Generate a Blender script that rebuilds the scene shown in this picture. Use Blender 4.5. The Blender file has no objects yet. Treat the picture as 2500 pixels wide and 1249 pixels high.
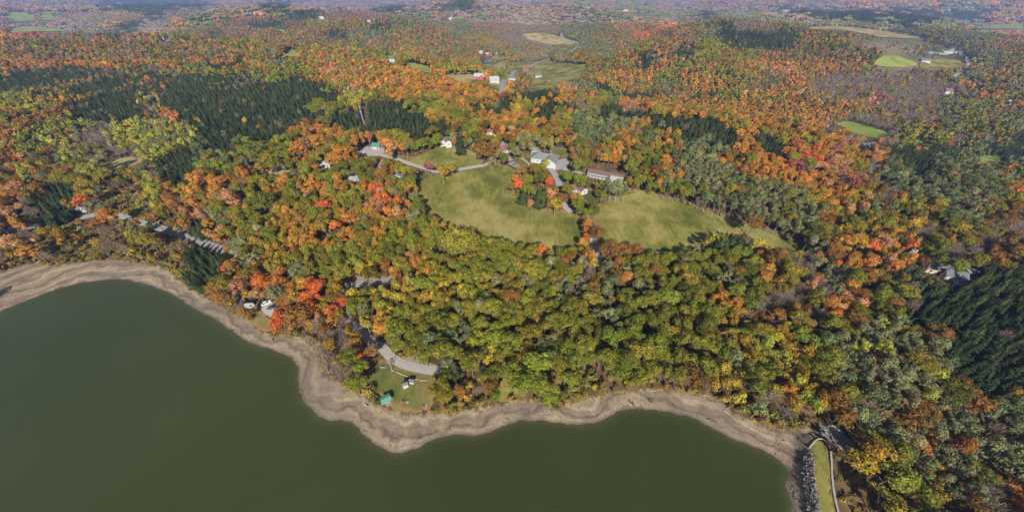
import bpy, bmesh, math, random
import numpy as np
from mathutils import Vector
from mathutils.geometry import delaunay_2d_cdt

random.seed(7)
rng = np.random.default_rng(11)
scene = bpy.context.scene
C = scene.collection

# ------------------------------------------------------------------ camera, sky, sun
CAM_H = 130.0                       # metres above the lake
PITCH = math.radians(39.4)
FPX, CX, CY = 795.0, 1250.0, 624.5  # focal length and centre in photograph pixels (2500 wide)
cam_d = bpy.data.cameras.new('camera')
cam_d.sensor_width = 36.0
cam_d.lens = 36.0 * FPX / 2500.0
cam_d.clip_start = 1.0
cam_d.clip_end = 40000.0
cam = bpy.data.objects.new('camera', cam_d)
C.objects.link(cam)
cam.location = (0, 0, CAM_H)
cam.rotation_euler = (math.radians(90) - PITCH, 0, 0)
scene.camera = cam

SUN_ELEV = math.radians(32.5)
SUN_AZ = math.radians(180 - 3)      # compass bearing of the sun, 0 = +Y, clockwise: behind the camera
world = bpy.data.worlds.new('World')
scene.world = world
world.use_nodes = True
wn = world.node_tree
bg = wn.nodes['Background']
sky = wn.nodes.new('ShaderNodeTexSky')
sky.sky_type = 'NISHITA'
sky.sun_disc = False
sky.sun_elevation = SUN_ELEV
sky.sun_rotation = SUN_AZ
wn.links.new(sky.outputs[0], bg.inputs[0])
bg.inputs[1].default_value = 0.062
sun_d = bpy.data.lights.new('sun', 'SUN')
sun_d.energy = 5.0
sun_d.angle = math.radians(0.53)
sun_d.color = (1.0, 0.94, 0.84)
sun = bpy.data.objects.new('sun', sun_d)
C.objects.link(sun)
_sd = Vector((math.sin(SUN_AZ) * math.cos(SUN_ELEV), math.cos(SUN_AZ) * math.cos(SUN_ELEV), math.sin(SUN_ELEV)))
sun.rotation_euler = (-_sd).to_track_quat('-Z', 'Y').to_euler()
sun.location = (0, -200, 400)
vs = scene.view_settings
vs.view_transform = 'Standard'
vs.look = 'None'
vs.exposure = 0.5
vs.gamma = 1.0
vs.use_curve_mapping = False
cy_ = scene.cycles
cy_.max_bounces = 4
cy_.diffuse_bounces = 2
cy_.glossy_bounces = 2
cy_.transmission_bounces = 2
cy_.volume_bounces = 0
cy_.transparent_max_bounces = 4
cy_.use_denoising = True
cy_.caustics_reflective = False
cy_.caustics_refractive = False

cp, sp = math.cos(PITCH), math.sin(PITCH)


def ray(px, py):
    X = (px - CX) / FPX
    V = -(py - CY) / FPX
    return np.array([X, cp + V * sp, -sp + V * cp])


def project(x, y, z):
    z = z - CAM_H
    dep = y * cp - z * sp
    up = y * sp + z * cp
    dep = np.where(dep > 0.5, dep, 0.5)
    return CX + FPX * x / dep, CY - FPX * up / dep, dep


def at_level(px, py, z):
    d = ray(px, py)
    t = (z - CAM_H) / d[2]
    return float(t * d[0]), float(t * d[1])


def sstep(a, b, x):
    t = np.clip((x - a) / (b - a), 0, 1)
    return t * t * (3 - 2 * t)


def catmull(pts, n=6, closed=False):
    P = [np.array(p, float) for p in pts]
    out = []
    N = len(P)
    rng_ = range(N if closed else N - 1)
    for i in rng_:
        p0 = P[(i - 1) % N] if closed or i > 0 else P[i]
        p1 = P[i]
        p2 = P[(i + 1) % N]
        p3 = P[(i + 2) % N] if closed or i + 2 < N else P[(i + 1) % N]
        for k in range(n):
            t = k / n
            out.append(0.5 * ((2 * p1) + (-p0 + p2) * t + (2 * p0 - 5 * p1 + 4 * p2 - p3) * t * t + (-p0 + 3 * p1 - 3 * p2 + p3) * t ** 3))
    if not closed:
        out.append(P[-1])
    return np.array(out)


def seg_dist(x, y, poly, closed=True):
    """distance from points to a polyline, with the index of the nearest segment and side"""
    A = poly
    B = np.roll(poly, -1, 0)
    if not closed:
        A, B = poly[:-1], poly[1:]
    best = np.full(x.shape, 1e18)
    side = np.zeros(x.shape)
    tt = np.zeros(x.shape)
    for i in range(len(A)):
        ax, ay = A[i]
        bx, by = B[i]
        dx, dy = bx - ax, by - ay
        L = dx * dx + dy * dy + 1e-12
        t = np.clip(((x - ax) * dx + (y - ay) * dy) / L, 0, 1)
        ex, ey = x - (ax + t * dx), y - (ay + t * dy)
        d2 = ex * ex + ey * ey
        m = d2 < best
        best = np.where(m, d2, best)
        side = np.where(m, dx * (y - ay) - dy * (x - ax), side)
        tt = np.where(m, i + t, tt)
    return np.sqrt(best), side, tt


def inside(x, y, poly):
    x = np.asarray(x, float)
    y = np.asarray(y, float)
    r = np.zeros(x.shape, bool)
    j = len(poly) - 1
    for i in range(len(poly)):
        xi, yi = poly[i]
        xj, yj = poly[j]
        if yi != yj:
            c = ((yi > y) != (yj > y)) & (x < (xj - xi) * (y - yi) / (yj - yi) + xi)
            r ^= c
        j = i
    return r


def vnoise(x, y, seed=0):
    """smooth value noise, numpy"""
    xi = np.floor(x).astype(np.int64)
    yi = np.floor(y).astype(np.int64)
    xf = x - xi
    yf = y - yi

    def h(a, b):
        n = (a * 374761393 + b * 668265263 + seed * 974711) & 0x7fffffff
        n = ((n ^ (n >> 13)) * 1274126177) & 0x7fffffff
        return ((n ^ (n >> 16)) & 0xffff) / 65535.0
    u = xf * xf * (3 - 2 * xf)
    v = yf * yf * (3 - 2 * yf)
    return (h(xi, yi) * (1 - u) + h(xi + 1, yi) * u) * (1 - v) + (h(xi, yi + 1) * (1 - u) + h(xi + 1, yi + 1) * u) * v


def fbm(x, y, seed=0, octaves=4):
    s = 0
    a = 0.5
    for o in range(octaves):
        s = s + a * vnoise(x * 2 ** o + 17.3 * o, y * 2 ** o - 9.1 * o, seed + o)
        a *= 0.5
    return s


# ------------------------------------------------------------------ terrain
SHORE_PX = [(-30, 778), (0, 760), (60, 735), (130, 708), (200, 690), (270, 681), (310, 683), (350, 692), (400, 708),
            (440, 728), (460, 745), (500, 765), (540, 790), (575, 812), (600, 830), (640, 845), (690, 862), (715, 878),
            (727, 897), (728, 925), (731, 950), (740, 975), (760, 1000), (785, 1020), (810, 1027), (845, 1027),
            (865, 1035), (890, 1060), (915, 1083), (940, 1097), (970, 1104), (1000, 1101), (1035, 1085), (1060, 1071),
            (1090, 1063), (1130, 1062), (1165, 1062), (1200, 1053), (1240, 1035), (1270, 1027), (1310, 1025),
            (1340, 1027), (1370, 1033), (1400, 1036), (1440, 1032), (1470, 1025), (1490, 1012), (1510, 1002),
            (1540, 998), (1590, 1000), (1640, 1007), (1690, 1020), (1730, 1040), (1770, 1062), (1810, 1080),
            (1850, 1093), (1890, 1115), (1915, 1135), (1928, 1155), (1926, 1168), (1918, 1178), (1922, 1200),
            (1932, 1225), (1933, 1260), (1936, 1400)]
shore = [at_level(a, b, 0.0) for a, b in SHORE_PX] + [(84, -60), (95, -320), (-900, -320), (-900, -60), (-430, 10), (-330, 60), (-285, 86)]
nv = len(SHORE_PX) - 1
LAKE = catmull(shore, 4, True)
# small raggedness of the water's edge
LAKE[:nv * 4] += (rng.random((nv * 4, 2)) - 0.5) * 0.9

VEG_PX = [(-300, 800), (-80, 708), (0, 676), (34, 662), (81, 649), (134, 651), (215, 640), (279, 635), (319, 638), (370, 647), (420, 660),
          (450, 690), (484, 712), (524, 735), (560, 760), (605, 775), (625, 800), (665, 815), (720, 818), (752, 832),
          (775, 868), (795, 905), (830, 930), (870, 955), (900, 975), (930, 990), (960, 1000), (1000, 1006),
          (1040, 1004), (1080, 1004), (1130, 1000), (1180, 990), (1230, 982), (1280, 975), (1320, 978), (1352, 992), (1380, 984),
          (1420, 970), (1460, 960), (1500, 955), (1560, 948), (1620, 951), (1680, 955), (1730, 965), (1770, 985),
          (1800, 1005), (1850, 1028), (1900, 1042), (1950, 1048), (1990, 1036), (2006, 1060), (1976, 1092), (1968, 1120), (1964, 1180),
          (1975, 1260), (1985, 1400)]
VEG = catmull([at_level(a, b, 2.2) for a, b in VEG_PX], 3)
BEACH = np.vstack([VEG, [(93, -60), (80, -60)], LAKE[:nv * 4][::-1]])

# crest line of the wooded hill that carries the meadows; beyond it the land drops to the valleys
CREST = np.array([(-3200, 1250), (-1900, 1020), (-1300, 930), (-836, 850), (-500, 770), (-250, 650), (-93, 560), (-15, 440), (120, 372), (235, 318),
                  (330, 240), (300, 150), (210, 90), (140, 55), (128, -40), (140, -340)], float)
CREST_Z = np.array([50, 48, 46, 44, 40, 36, 32, 27, 22, 18, 9, 4, 2, 2, 2, 2], float)
CREST_S = catmull(CREST, 5)
CREST_ZS = catmull(np.column_stack([CREST_Z, CREST_Z]), 5)[:, 0]
CREST_L = np.linalg.norm(np.gradient(CREST_S, axis=0), axis=1)
DAM = np.array([at_level(a, b, 4.0) for a, b in [(1996, 1082), (2002, 1105), (2006, 1160), (2012, 1210), (2020, 1260), (2040, 1400)]] + [(100, -330)])


def height(x, y):
    near = (np.abs(x + 150) < 900) & (y < 700)
    d = np.full(x.shape, 400.0)
    if near.any():
        dd, _, _ = seg_dist(x[near], y[near], LAKE)
        ins = inside(x[near], y[near], LAKE)
        d[near] = np.minimum(400, np.where(ins, -dd, dd))
    cd, side, tt = seg_dist(x, y, CREST_S, False)
    s = np.where(side < 0, cd, -cd)            # >0 on the lake's side
    num = np.zeros(x.shape)
    den = np.zeros(x.shape)
    for (qx, qy), qz, ql in zip(CREST_S, CREST_ZS, CREST_L):
        wq = ql / ((x - qx) ** 2 + (y - qy) ** 2 + 45.0 ** 2) ** 1.5
        num += wq * qz
        den += wq
    cz = num / den
    r = np.sqrt(x * x + y * y)
    front = cz * (1 - 0.5 * sstep(0, 280, s))
    roll = (fbm(x / 170, y / 170, 3, 3) - 0.44) * 9
    front = front + roll * sstep(40, 160, s) * sstep(60, 200, d)
    valley = -24 + (fbm(x / 420, y / 420, 5, 4) - 0.45) * 105 * sstep(80, 500, -s)
    # hills that stand beyond the valley
    for hx, hy, ha, sx, sy in [(680, 1150, 88, 300, 330), (-430, 1330, 78, 330, 160), (-1100, 1900, 85, 500, 240), (330, 760, 36, 160, 140),
                               (1500, 1900, 40, 500, 600), (-300, 2500, 90, 900, 300), (700, 3300, 70, 900, 500), (2000, 900, -10, 600, 400)]:
        valley = valley + ha * np.exp(-((x - hx) / sx) ** 2 - ((y - hy) / sy) ** 2)
    # open hollow with the farms, and the flat on the far side of the lower road
    hol = np.exp(-((x - 20) / 150) ** 2 - ((y - 880) / 200) ** 2)
    valley = valley * (1 - 0.8 * hol) - 24 * 0.8 * hol
    low = sstep(140, 330, x) * 1.0 * (1 - sstep(420, 700, y)) * (1 - sstep(900, 1600, x))
    valley = valley * (1 - 0.85 * low) - 13 * 0.85 * low
    far = sstep(1500, 4500, r)
    valley = valley * (1 - 0.6 * far) + far * ((fbm(x / 1300 + 3.1, y / 1300, 9, 4) - 0.47) * 270 + 10)
    far2 = sstep(5200, 8500, r)
    valley = valley + far2 * (60 + 170 * (fbm(x / 2600, y / 2600, 21, 3) - 0.42))
    h = np.where(s > 0, front, cz + (valley - cz) * sstep(0, 230, -s))
    # shore profile
    beach = np.clip(d, -20, 40) * 0.13 + (fbm(x / 9, y / 9, 33, 3) - 0.45) * 0.5 * sstep(0, 6, d)
    beach = np.minimum(beach, 2.6 + 0.01 * d)
    keep = sstep(12, 110, d)
    h = np.where(d > 0, beach * (1 - keep) + np.maximum(h, np.where(s > 0, 2.6, -99)) * keep, np.maximum(d * 0.16, -6))
    # below the dam the ground is lower
    dcd, dside, _ = seg_dist(x, y, DAM, False)
    nd = (dcd < 60) & (x > 20) & (x < 260) & (y < 120)
    right = dside > 0
    ytop = DAM[0][1]
    prof_l = np.where(dcd < 2.2, 4.0, 4.0 - (dcd - 2.2) * 0.8)
    prof_r = np.where(dcd < 2.6, 4.0, np.where(dcd < 4.6, 3.9 - (dcd - 2.6) * 1.6, 0.7 - (dcd - 4.6) * 0.34))
    prof_r = np.maximum(prof_r, -9)
    w = sstep(ytop + 26, ytop - 2, y)
    hl = np.maximum(h, prof_l)
    hr = np.minimum(h, 99)
    hr = hr * (1 - w) + np.maximum(prof_r, -9 + 0 * x) * w
    h = np.where(nd & (w > 0), np.where(right, hr, np.where(w > 0.5, hl, h)), h)
    lowr = (x > 150) & (y < ytop + 26) & ~nd
    h = np.where(lowr, h * (1 - w) - 9 * w, h)
    return h, d, s


def axis(core_a, core_b, step, lo, hi, grow=1.11):
    a = list(np.arange(core_a, core_b + 1e-6, step))
    st = step
    while a[-1] < hi:
        st *= grow
        a.append(a[-1] + st)
    st = step
    b = [a[0]]
    while b[-1] > lo:
        st *= grow
        b.append(b[-1] - st)
    return np.array(b[::-1][:-1] + a)


XS = axis(-300, 300, 1.7, -12500, 12500, 1.07)
YS = axis(24, 330, 1.7, -380, 12500, 1.06)
GX, GY = np.meshgrid(XS, YS)
Zg, Dg, Sg = height(GX.ravel(), GY.ravel())
Zg = Zg.reshape(GX.shape)
Dg = Dg.reshape(GX.shape)


def zat(x, y):
    x = np.asarray(x, float)
    y = np.asarray(y, float)
    i = np.clip(np.searchsorted(XS, x) - 1, 0, len(XS) - 2)
    j = np.clip(np.searchsorted(YS, y) - 1, 0, len(YS) - 2)
    u = np.clip((x - XS[i]) / (XS[i + 1] - XS[i]), 0, 1)
    v = np.clip((y - YS[j]) / (YS[j + 1] - YS[j]), 0, 1)
    return (Zg[j, i] * (1 - u) + Zg[j, i + 1] * u) * (1 - v) + (Zg[j + 1, i] * (1 - u) + Zg[j + 1, i + 1] * u) * v


_T = np.concatenate([np.arange(90, 420, 1.0), np.geomspace(420, 14000, 900)])


def hit(px, py, lift=0.0):
    """where the sight line through a photograph pixel meets the ground (or `lift` metres over it)"""
    d = ray(px, py)
    x, y, z = d[0] * _T, d[1] * _T, CAM_H + d[2] * _T
    g = z - (zat(x, y) + lift)
    k = np.argmax(g < 0)
    if g[k] >= 0:
        k = len(_T) - 1
    if k == 0:
        t = _T[0]
    else:
        a, b = g[k - 1], g[k]
        t = _T[k - 1] + (_T[k] - _T[k - 1]) * a / (a - b + 1e-9)
    x, y = d[0] * t, d[1] * t
    return float(x), float(y), float(zat(x, y)), float(t)


# ------------------------------------------------------------------ materials
MATS = {}


def nodes_of(name):
    m = bpy.data.materials.new(name)
    m.use_nodes = True
    nt = m.node_tree
    for n in list(nt.nodes):
        nt.nodes.remove(n)
    out = nt.nodes.new('ShaderNodeOutputMaterial')
    MATS[name] = m
    return m, nt, out


def N(nt, typ, **kw):
    n = nt.nodes.new(typ)
    for k, v in kw.items():
        setattr(n, k, v)
    return n


def noise(nt, vec, scale, detail=4, rough=0.55):
    n = N(nt, 'ShaderNodeTexNoise')
    n.inputs['Scale'].default_value = scale
    n.inputs['Detail'].default_value = detail
    n.inputs['Roughness'].default_value = rough
    nt.links.new(vec, n.inputs['Vector'])
    return n.outputs['Fac']


def ramp(nt, fac, stops, interp='LINEAR'):
    r = N(nt, 'ShaderNodeValToRGB')
    r.color_ramp.interpolation = interp
    el = r.color_ramp.elements
    while len(el) < len(stops):
        el.new(0.5)
    for e, (p, c) in zip(el, stops):
        e.position = p
        e.color = (*c, 1) if len(c) == 3 else c
    nt.links.new(fac, r.inputs['Fac'])
    return r.outputs['Color']


def mixc(nt, fac, a, b, blend='MIX'):
    m = N(nt, 'ShaderNodeMix', data_type='RGBA', blend_type=blend)
    for s, v in ((m.inputs[0], fac), (m.inputs[6], a), (m.inputs[7], b)):
        if hasattr(v, 'links') or isinstance(v, bpy.types.NodeSocket):
            nt.links.new(v, s)
        elif isinstance(v, (int, float)):
            s.default_value = v
        else:
            s.default_value = (*v, 1) if len(v) == 3 else v
    return m.outputs[2]


def mth(nt, op, a, b=None, c=None, clamp=False):
    m = N(nt, 'ShaderNodeMath', operation=op, use_clamp=clamp)
    for s, v in zip(m.inputs, (a, b, c)):
        if v is None:
            continue
        if isinstance(v, bpy.types.NodeSocket):
            nt.links.new(v, s)
        else:
            s.default_value = v
    return m.outputs[0]


def principled(nt, out, col, rough=0.8, spec=0.3, normal=None, metallic=0.0):
    b = N(nt, 'ShaderNodeBsdfPrincipled')
    if isinstance(col, bpy.types.NodeSocket):
        nt.links.new(col, b.inputs['Base Color'])
    else:
        b.inputs['Base Color'].default_value = (*col, 1)
    b.inputs['Roughness'].default_value = rough
    b.inputs['Specular IOR Level'].default_value = spec
    b.inputs['Metallic'].default_value = metallic
    if normal is not None:
        nt.links.new(normal, b.inputs['Normal'])
    nt.links.new(b.outputs[0], out.inputs['Surface'])
    return b


def bump(nt, h, strength=0.5, dist=0.1):
    b = N(nt, 'ShaderNodeBump')
    b.inputs['Strength'].default_value = strength
    b.inputs['Distance'].default_value = dist
    nt.links.new(h, b.inputs['Height'])
    return b.outputs[0]


def simple(name, col, rough=0.8, spec=0.3, var=0.2, scale=1.5, metallic=0.0):
    """plain coloured surface with slight mottling and weathering"""
    if name in MATS:
        return MATS[name]
    m, nt, out = nodes_of(name)
    geo = N(nt, 'ShaderNodeNewGeometry')
    f = noise(nt, geo.outputs['Position'], scale, 5)
    lo = tuple(c * (1 - var) for c in col)
    hi = tuple(min(1, c * (1 + var)) for c in col)
    principled(nt, out, ramp(nt, f, [(0.3, lo), (0.7, hi)]), rough, spec, None, metallic)
    return m


def make_materials():
    # foliage: colour of the tree (object or instance attribute), uneven from leaf clump to leaf clump
    for nm, trans in (('foliage', 0.22), ('needles', 0.06)):
        m, nt, out = nodes_of(nm)
        tint = N(nt, 'ShaderNodeAttribute', attribute_type='INSTANCER', attribute_name='tint')
        tint2 = N(nt, 'ShaderNodeAttribute', attribute_type='INSTANCER', attribute_name='tint2')
        var = N(nt, 'ShaderNodeAttribute', attribute_type='GEOMETRY', attribute_name='var')
        tc = N(nt, 'ShaderNodeNewGeometry')
        patch = noise(nt, tc.outputs['Position'], 0.16, 2)
        pf = mth(nt, 'ADD', mth(nt, 'MULTIPLY', mth(nt, 'SUBTRACT', patch, 0.5), 2.6), mth(nt, 'MULTIPLY', var.outputs['Fac'], 0.75), clamp=True)
        c = mixc(nt, pf, tint.outputs['Color'], tint2.outputs['Color'])
        v2 = mth(nt, 'FRACT', mth(nt, 'MULTIPLY', var.outputs['Fac'], 7.31))
        val = mth(nt, 'MULTIPLY_ADD', v2, 0.95, 0.58)
        c = mixc(nt, 1.0, c, mixc(nt, 1.0, (1, 1, 1), val, 'MULTIPLY'), 'MULTIPLY')
        df = N(nt, 'ShaderNodeBsdfDiffuse')
        nt.links.new(c, df.inputs['Color'])
        tr = N(nt, 'ShaderNodeBsdfTranslucent')
        nt.links.new(c, tr.inputs['Color'])
        mx = N(nt, 'ShaderNodeMixShader')
        mx.inputs[0].default_value = trans
        nt.links.new(df.outputs[0], mx.inputs[1])
        nt.links.new(tr.outputs[0], mx.inputs[2])
        nt.links.new(mx.outputs[0], out.inputs['Surface'])
    simple('bark', (0.16, 0.125, 0.095), 0.9, 0.1, 0.4, 3)
    simple('pale_bark', (0.25, 0.225, 0.19), 0.9, 0.1, 0.3, 3)
    simple('twig', (0.23, 0.185, 0.155), 0.9, 0.1, 0.3, 0.4)

    # ground: leaf litter, beach strata, weeds
    m, nt, out = nodes_of('ground')
    geo = N(nt, 'ShaderNodeNewGeometry')
    pos = geo.outputs['Position']
    bm_ = N(nt, 'ShaderNodeAttribute', attribute_name='beach').outputs['Fac']
    sd = N(nt, 'ShaderNodeAttribute', attribute_name='shore').outputs['Fac']
    far = N(nt, 'ShaderNodeAttribute', attribute_name='far').outputs['Color']
    fmask = N(nt, 'ShaderNodeAttribute', attribute_name='farmask').outputs['Fac']
    n1 = noise(nt, pos, 0.12, 5)
    n2 = noise(nt, pos, 1.4, 4, 0.7)
    litter = ramp(nt, n1, [(0.25, (0.055, 0.042, 0.022)), (0.45, (0.13, 0.085, 0.04)), (0.62, (0.23, 0.13, 0.055)), (0.8, (0.11, 0.1, 0.035))])
    litter = mixc(nt, mth(nt, 'MULTIPLY', n2, 0.6), litter, (0.05, 0.042, 0.02))
    # beach: bands that follow the falling water line, pebbles, dark mud
    nb = noise(nt, pos, 0.05, 4)
    band = mth(nt, 'ADD', mth(nt, 'MULTIPLY', sd, 0.8), mth(nt, 'MULTIPLY', nb, 16.0))
    bandf = mth(nt, 'SINE', mth(nt, 'MULTIPLY', band, 0.95))
    bandf2 = mth(nt, 'SINE', mth(nt, 'MULTIPLY', band, 2.7))
    bf = mth(nt, 'ADD', mth(nt, 'MULTIPLY', bandf, 0.2), mth(nt, 'MULTIPLY', bandf2, 0.12))
    bf = mth(nt, 'ADD', bf, mth(nt, 'ADD', mth(nt, 'MULTIPLY', noise(nt, pos, 0.16, 5, 0.65), 1.1), -0.1))
    sand = ramp(nt, bf, [(0.05, (0.115, 0.09, 0.067)), (0.33, (0.2, 0.152, 0.106)), (0.55, (0.265, 0.207, 0.14)), (0.9, (0.36, 0.292, 0.2))])
    peb = noise(nt, pos, 1.7, 6, 0.85)
    sand = mixc(nt, 1.0, sand, ramp(nt, peb, [(0.33, (0.42, 0.4, 0.4)), (0.5, (1, 1, 1)), (0.72, (1.35, 1.33, 1.3))]), 'MULTIPLY')
    mud = ramp(nt, noise(nt, pos, 0.028, 4), [(0.5, (0, 0, 0)), (0.6, (1, 1, 1))])
    sand = mixc(nt, mth(nt, 'MULTIPLY', mud, 0.42), sand, (0.16, 0.13, 0.108))
    wet = mth(nt, 'MULTIPLY_ADD', sd, -0.75, 1.0, clamp=True)
    sand = mixc(nt, mth(nt, 'MULTIPLY', wet, 0.75), sand, (0.075, 0.058, 0.045))
    # weeds take the top of the beach
    top = mth(nt, 'ADD', mth(nt, 'MULTIPLY', noise(nt, pos, 0.28, 5, 0.7), 1.3), mth(nt, 'MULTIPLY_ADD', bm_, -1.0, 0.1))
    weedf = ramp(nt, top, [(0.22, (0, 0, 0)), (0.4, (1, 1, 1))])
    weeds = ramp(nt, n2, [(0.3, (0.2, 0.15, 0.06)), (0.55, (0.34, 0.24, 0.085)), (0.75, (0.23, 0.2, 0.06))])
    bedge = ramp(nt, mth(nt, 'ADD', bm_, mth(nt, 'MULTIPLY', mth(nt, 'SUBTRACT', noise(nt, pos, 0.5, 4), 0.5), 0.9)), [(0.42, (0, 0, 0)), (0.55, (1, 1, 1))])
    sand = mixc(nt, weedf, sand, weeds)
    col = mixc(nt, bedge, litter, sand)
    farn = mixc(nt, 1.0, far, ramp(nt, noise(nt, pos, 0.02, 6, 0.75), [(0.3, (0.5, 0.5, 0.5)), (0.7, (1.5, 1.5, 1.5))]), 'MULTIPLY')
    col = mixc(nt, fmask, col, farn)
    principled(nt, out, col, 0.95, 0.12, bump(nt, peb, 0.6, 0.12))

    # water
    m, nt, out = nodes_of('water')
    geo = N(nt, 'ShaderNodeNewGeometry')
    pos = geo.outputs['Position']
    mp = N(nt, 'ShaderNodeMapping')
    mp.inputs['Scale'].default_value = (1, 0.62, 1)
    nt.links.new(pos, mp.inputs['Vector'])
    w1 = noise(nt, mp.outputs[0], 0.9, 4, 0.6)
    w2 = noise(nt, mp.outputs[0], 0.16, 2, 0.5)
    hgt = mth(nt, 'ADD', mth(nt, 'MULTIPLY', w1, 0.35), w2)
    body = ramp(nt, noise(nt, pos, 0.006, 3), [(0.3, (0.031, 0.042, 0.01)), (0.5, (0.038, 0.049, 0.013)), (0.7, (0.045, 0.056, 0.017))])
    shal = N(nt, 'ShaderNodeAttribute', attribute_name='shal').outputs['Fac']
    body = mixc(nt, shal, body, (0.095, 0.08, 0.045))
    b = principled(nt, out, body, 0.16, 0.5, bump(nt, hgt, 0.55, 0.3))
    wind = ramp(nt, noise(nt, mp.outputs[0], 0.013, 4, 0.6), [(0.35, (0.1, 0.1, 0.1)), (0.65, (0.3, 0.3, 0.3))])
    nt.links.new(wind, b.inputs['Roughness'])
    b.inputs['IOR'].default_value = 1.333

    # grass kinds
    for nm, a, b_, c in (('meadow_grass', (0.09, 0.102, 0.019), (0.17, 0.166, 0.035), (0.29, 0.245, 0.085)),
                         ('lawn_grass', (0.07, 0.085, 0.018), (0.1, 0.115, 0.026), (0.17, 0.14, 0.05)),
                         ('field_grass', (0.15, 0.2, 0.035), (0.2, 0.25, 0.05), (0.27, 0.27, 0.075)),
                         ('dry_grass', (0.2, 0.16, 0.07), (0.3, 0.24, 0.1), (0.38, 0.29, 0.13)),
                         ('dam_grass', (0.13, 0.14, 0.03), (0.2, 0.19, 0.045), (0.27, 0.22, 0.07))):
        m, nt, out = nodes_of(nm)
        geo = N(nt, 'ShaderNodeNewGeometry')
        pos = geo.outputs['Position']
        g1 = noise(nt, pos, 0.035, 5, 0.6)
        mp = N(nt, 'ShaderNodeMapping')
        mp.inputs['Rotation'].default_value = (0, 0, 0.6)
        mp.inputs['Scale'].default_value = (0.5, 0.09, 0.3)
        nt.links.new(pos, mp.inputs['Vector'])
        g2 = noise(nt, mp.outputs[0], 1.0, 3, 0.5)
        g3 = noise(nt, pos, 0.9, 5, 0.75)
        f = mth(nt, 'ADD', mth(nt, 'MULTIPLY', g1, 1.5), mth(nt, 'ADD', mth(nt, 'MULTIPLY', g2, 0.35), mth(nt, 'MULTIPLY', g3, 0.5)))
        f = mth(nt, 'MULTIPLY_ADD', f, 1.95, -1.8)
        col = ramp(nt, f, [(0.15, a), (0.45, b_), (0.85, c)])
        br = ramp(nt, noise(nt, pos, 0.085, 5, 0.68), [(0.5, (0, 0, 0)), (0.68, (0.55, 0.55, 0.55))])
        if nm == 'meadow_grass':
            col = mixc(nt, br, col, (0.17, 0.125, 0.045))
        inner = N(nt, 'ShaderNodeAttribute', attribute_name='inner').outputs['Fac']
        ed = mth(nt, 'SUBTRACT', mth(nt, 'MULTIPLY', noise(nt, pos, 0.22, 5, 0.7), 1.25), inner)
        edf = ramp(nt, ed, [(0.3, (0, 0, 0)), (0.65, (0.8, 0.8, 0.8))])
        if nm in ('meadow_grass', 'lawn_grass'):
            col = mixc(nt, edf, col, (0.27, 0.17, 0.075))
        principled(nt, out, col, 0.95, 0.1, bump(nt, g3, 0.5, 0.2))

    for nm, c, sc in (('asphalt', (0.3, 0.29, 0.285), 0.5), ('gravel', (0.38, 0.35, 0.325), 0.9), ('dirt', (0.33, 0.235, 0.15), 0.5),
                      ('broken_concrete', (0.34, 0.32, 0.3), 0.35)):
        m, nt, out = nodes_of(nm)
        geo = N(nt, 'ShaderNodeNewGeometry')
        pos = geo.outputs['Position']
        a = noise(nt, pos, sc, 6, 0.7)
        b_ = noise(nt, pos, 6, 3, 0.7)
        f = mth(nt, 'ADD', mth(nt, 'MULTIPLY', a, 0.7), mth(nt, 'MULTIPLY', b_, 0.3))
        k = 0.45 if nm == 'broken_concrete' else 0.72
        col = ramp(nt, f, [(0.35, tuple(v * k for v in c)), (0.6, c), (0.75, tuple(v * 1.12 for v in c))])
        principled(nt, out, col, 0.9, 0.2, bump(nt, b_, 0.4, 0.05))

    m, nt, out = nodes_of('rock')
    geo = N(nt, 'ShaderNodeNewGeometry')
    oi = N(nt, 'ShaderNodeAttribute', attribute_name='var')
    c = ramp(nt, oi.outputs['Fac'], [(0.0, (0.1, 0.09, 0.08)), (0.5, (0.185, 0.165, 0.145)), (1.0, (0.3, 0.265, 0.225))])
    c = mixc(nt, 1.0, c, ramp(nt, noise(nt, geo.outputs['Position'], 2.5, 4), [(0.3, (0.7, 0.7, 0.7)), (0.7, (1.2, 1.2, 1.2))]), 'MULTIPLY')
    principled(nt, out, c, 0.9, 0.2)

    for nm, col in (('roof_charcoal', (0.06, 0.062, 0.068)), ('roof_grey', (0.13, 0.134, 0.145)), ('roof_rust', (0.2, 0.095, 0.075)),
                    ('roof_green', (0.06, 0.22, 0.16)), ('roof_slate_green', (0.17, 0.2, 0.2)), ('roof_brown', (0.17, 0.1, 0.08)),
                    ('roof_white', (0.34, 0.35, 0.37)), ('roof_teal', (0.1, 0.29, 0.21))):
        m, nt, out = nodes_of(nm)
        tc = N(nt, 'ShaderNodeTexCoord')
        wv = N(nt, 'ShaderNodeTexWave', wave_type='BANDS', bands_direction='Z')
        wv.inputs['Scale'].default_value = 2.2
        wv.inputs['Distortion'].default_value = 1.5
        nt.links.new(tc.outputs['Object'], wv.inputs['Vector'])
        f = mth(nt, 'ADD', mth(nt, 'MULTIPLY', wv.outputs['Fac'], 0.35), mth(nt, 'MULTIPLY', noise(nt, tc.outputs['Object'], 0.8, 5, 0.7), 0.65))
        c = ramp(nt, f, [(0.25, tuple(v * 0.72 for v in col)), (0.7, tuple(min(1, v * 1.22) for v in col))])
        principled(nt, out, c, 0.8, 0.3)
    simple('wall_white', (0.45, 0.45, 0.44), 0.7, 0.3, 0.06, 0.8)
    simple('wall_grey', (0.42, 0.42, 0.41), 0.7, 0.3, 0.1, 0.8)
    simple('wall_tan', (0.5, 0.4, 0.3), 0.7, 0.3, 0.1, 0.8)
    simple('wall_red', (0.34, 0.06, 0.05), 0.7, 0.3, 0.12, 0.8)
    simple('brick', (0.3, 0.12, 0.08), 0.9, 0.2, 0.25, 4)
    simple('trim_white', (0.8, 0.8, 0.78), 0.6, 0.3, 0.04, 2)
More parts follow.
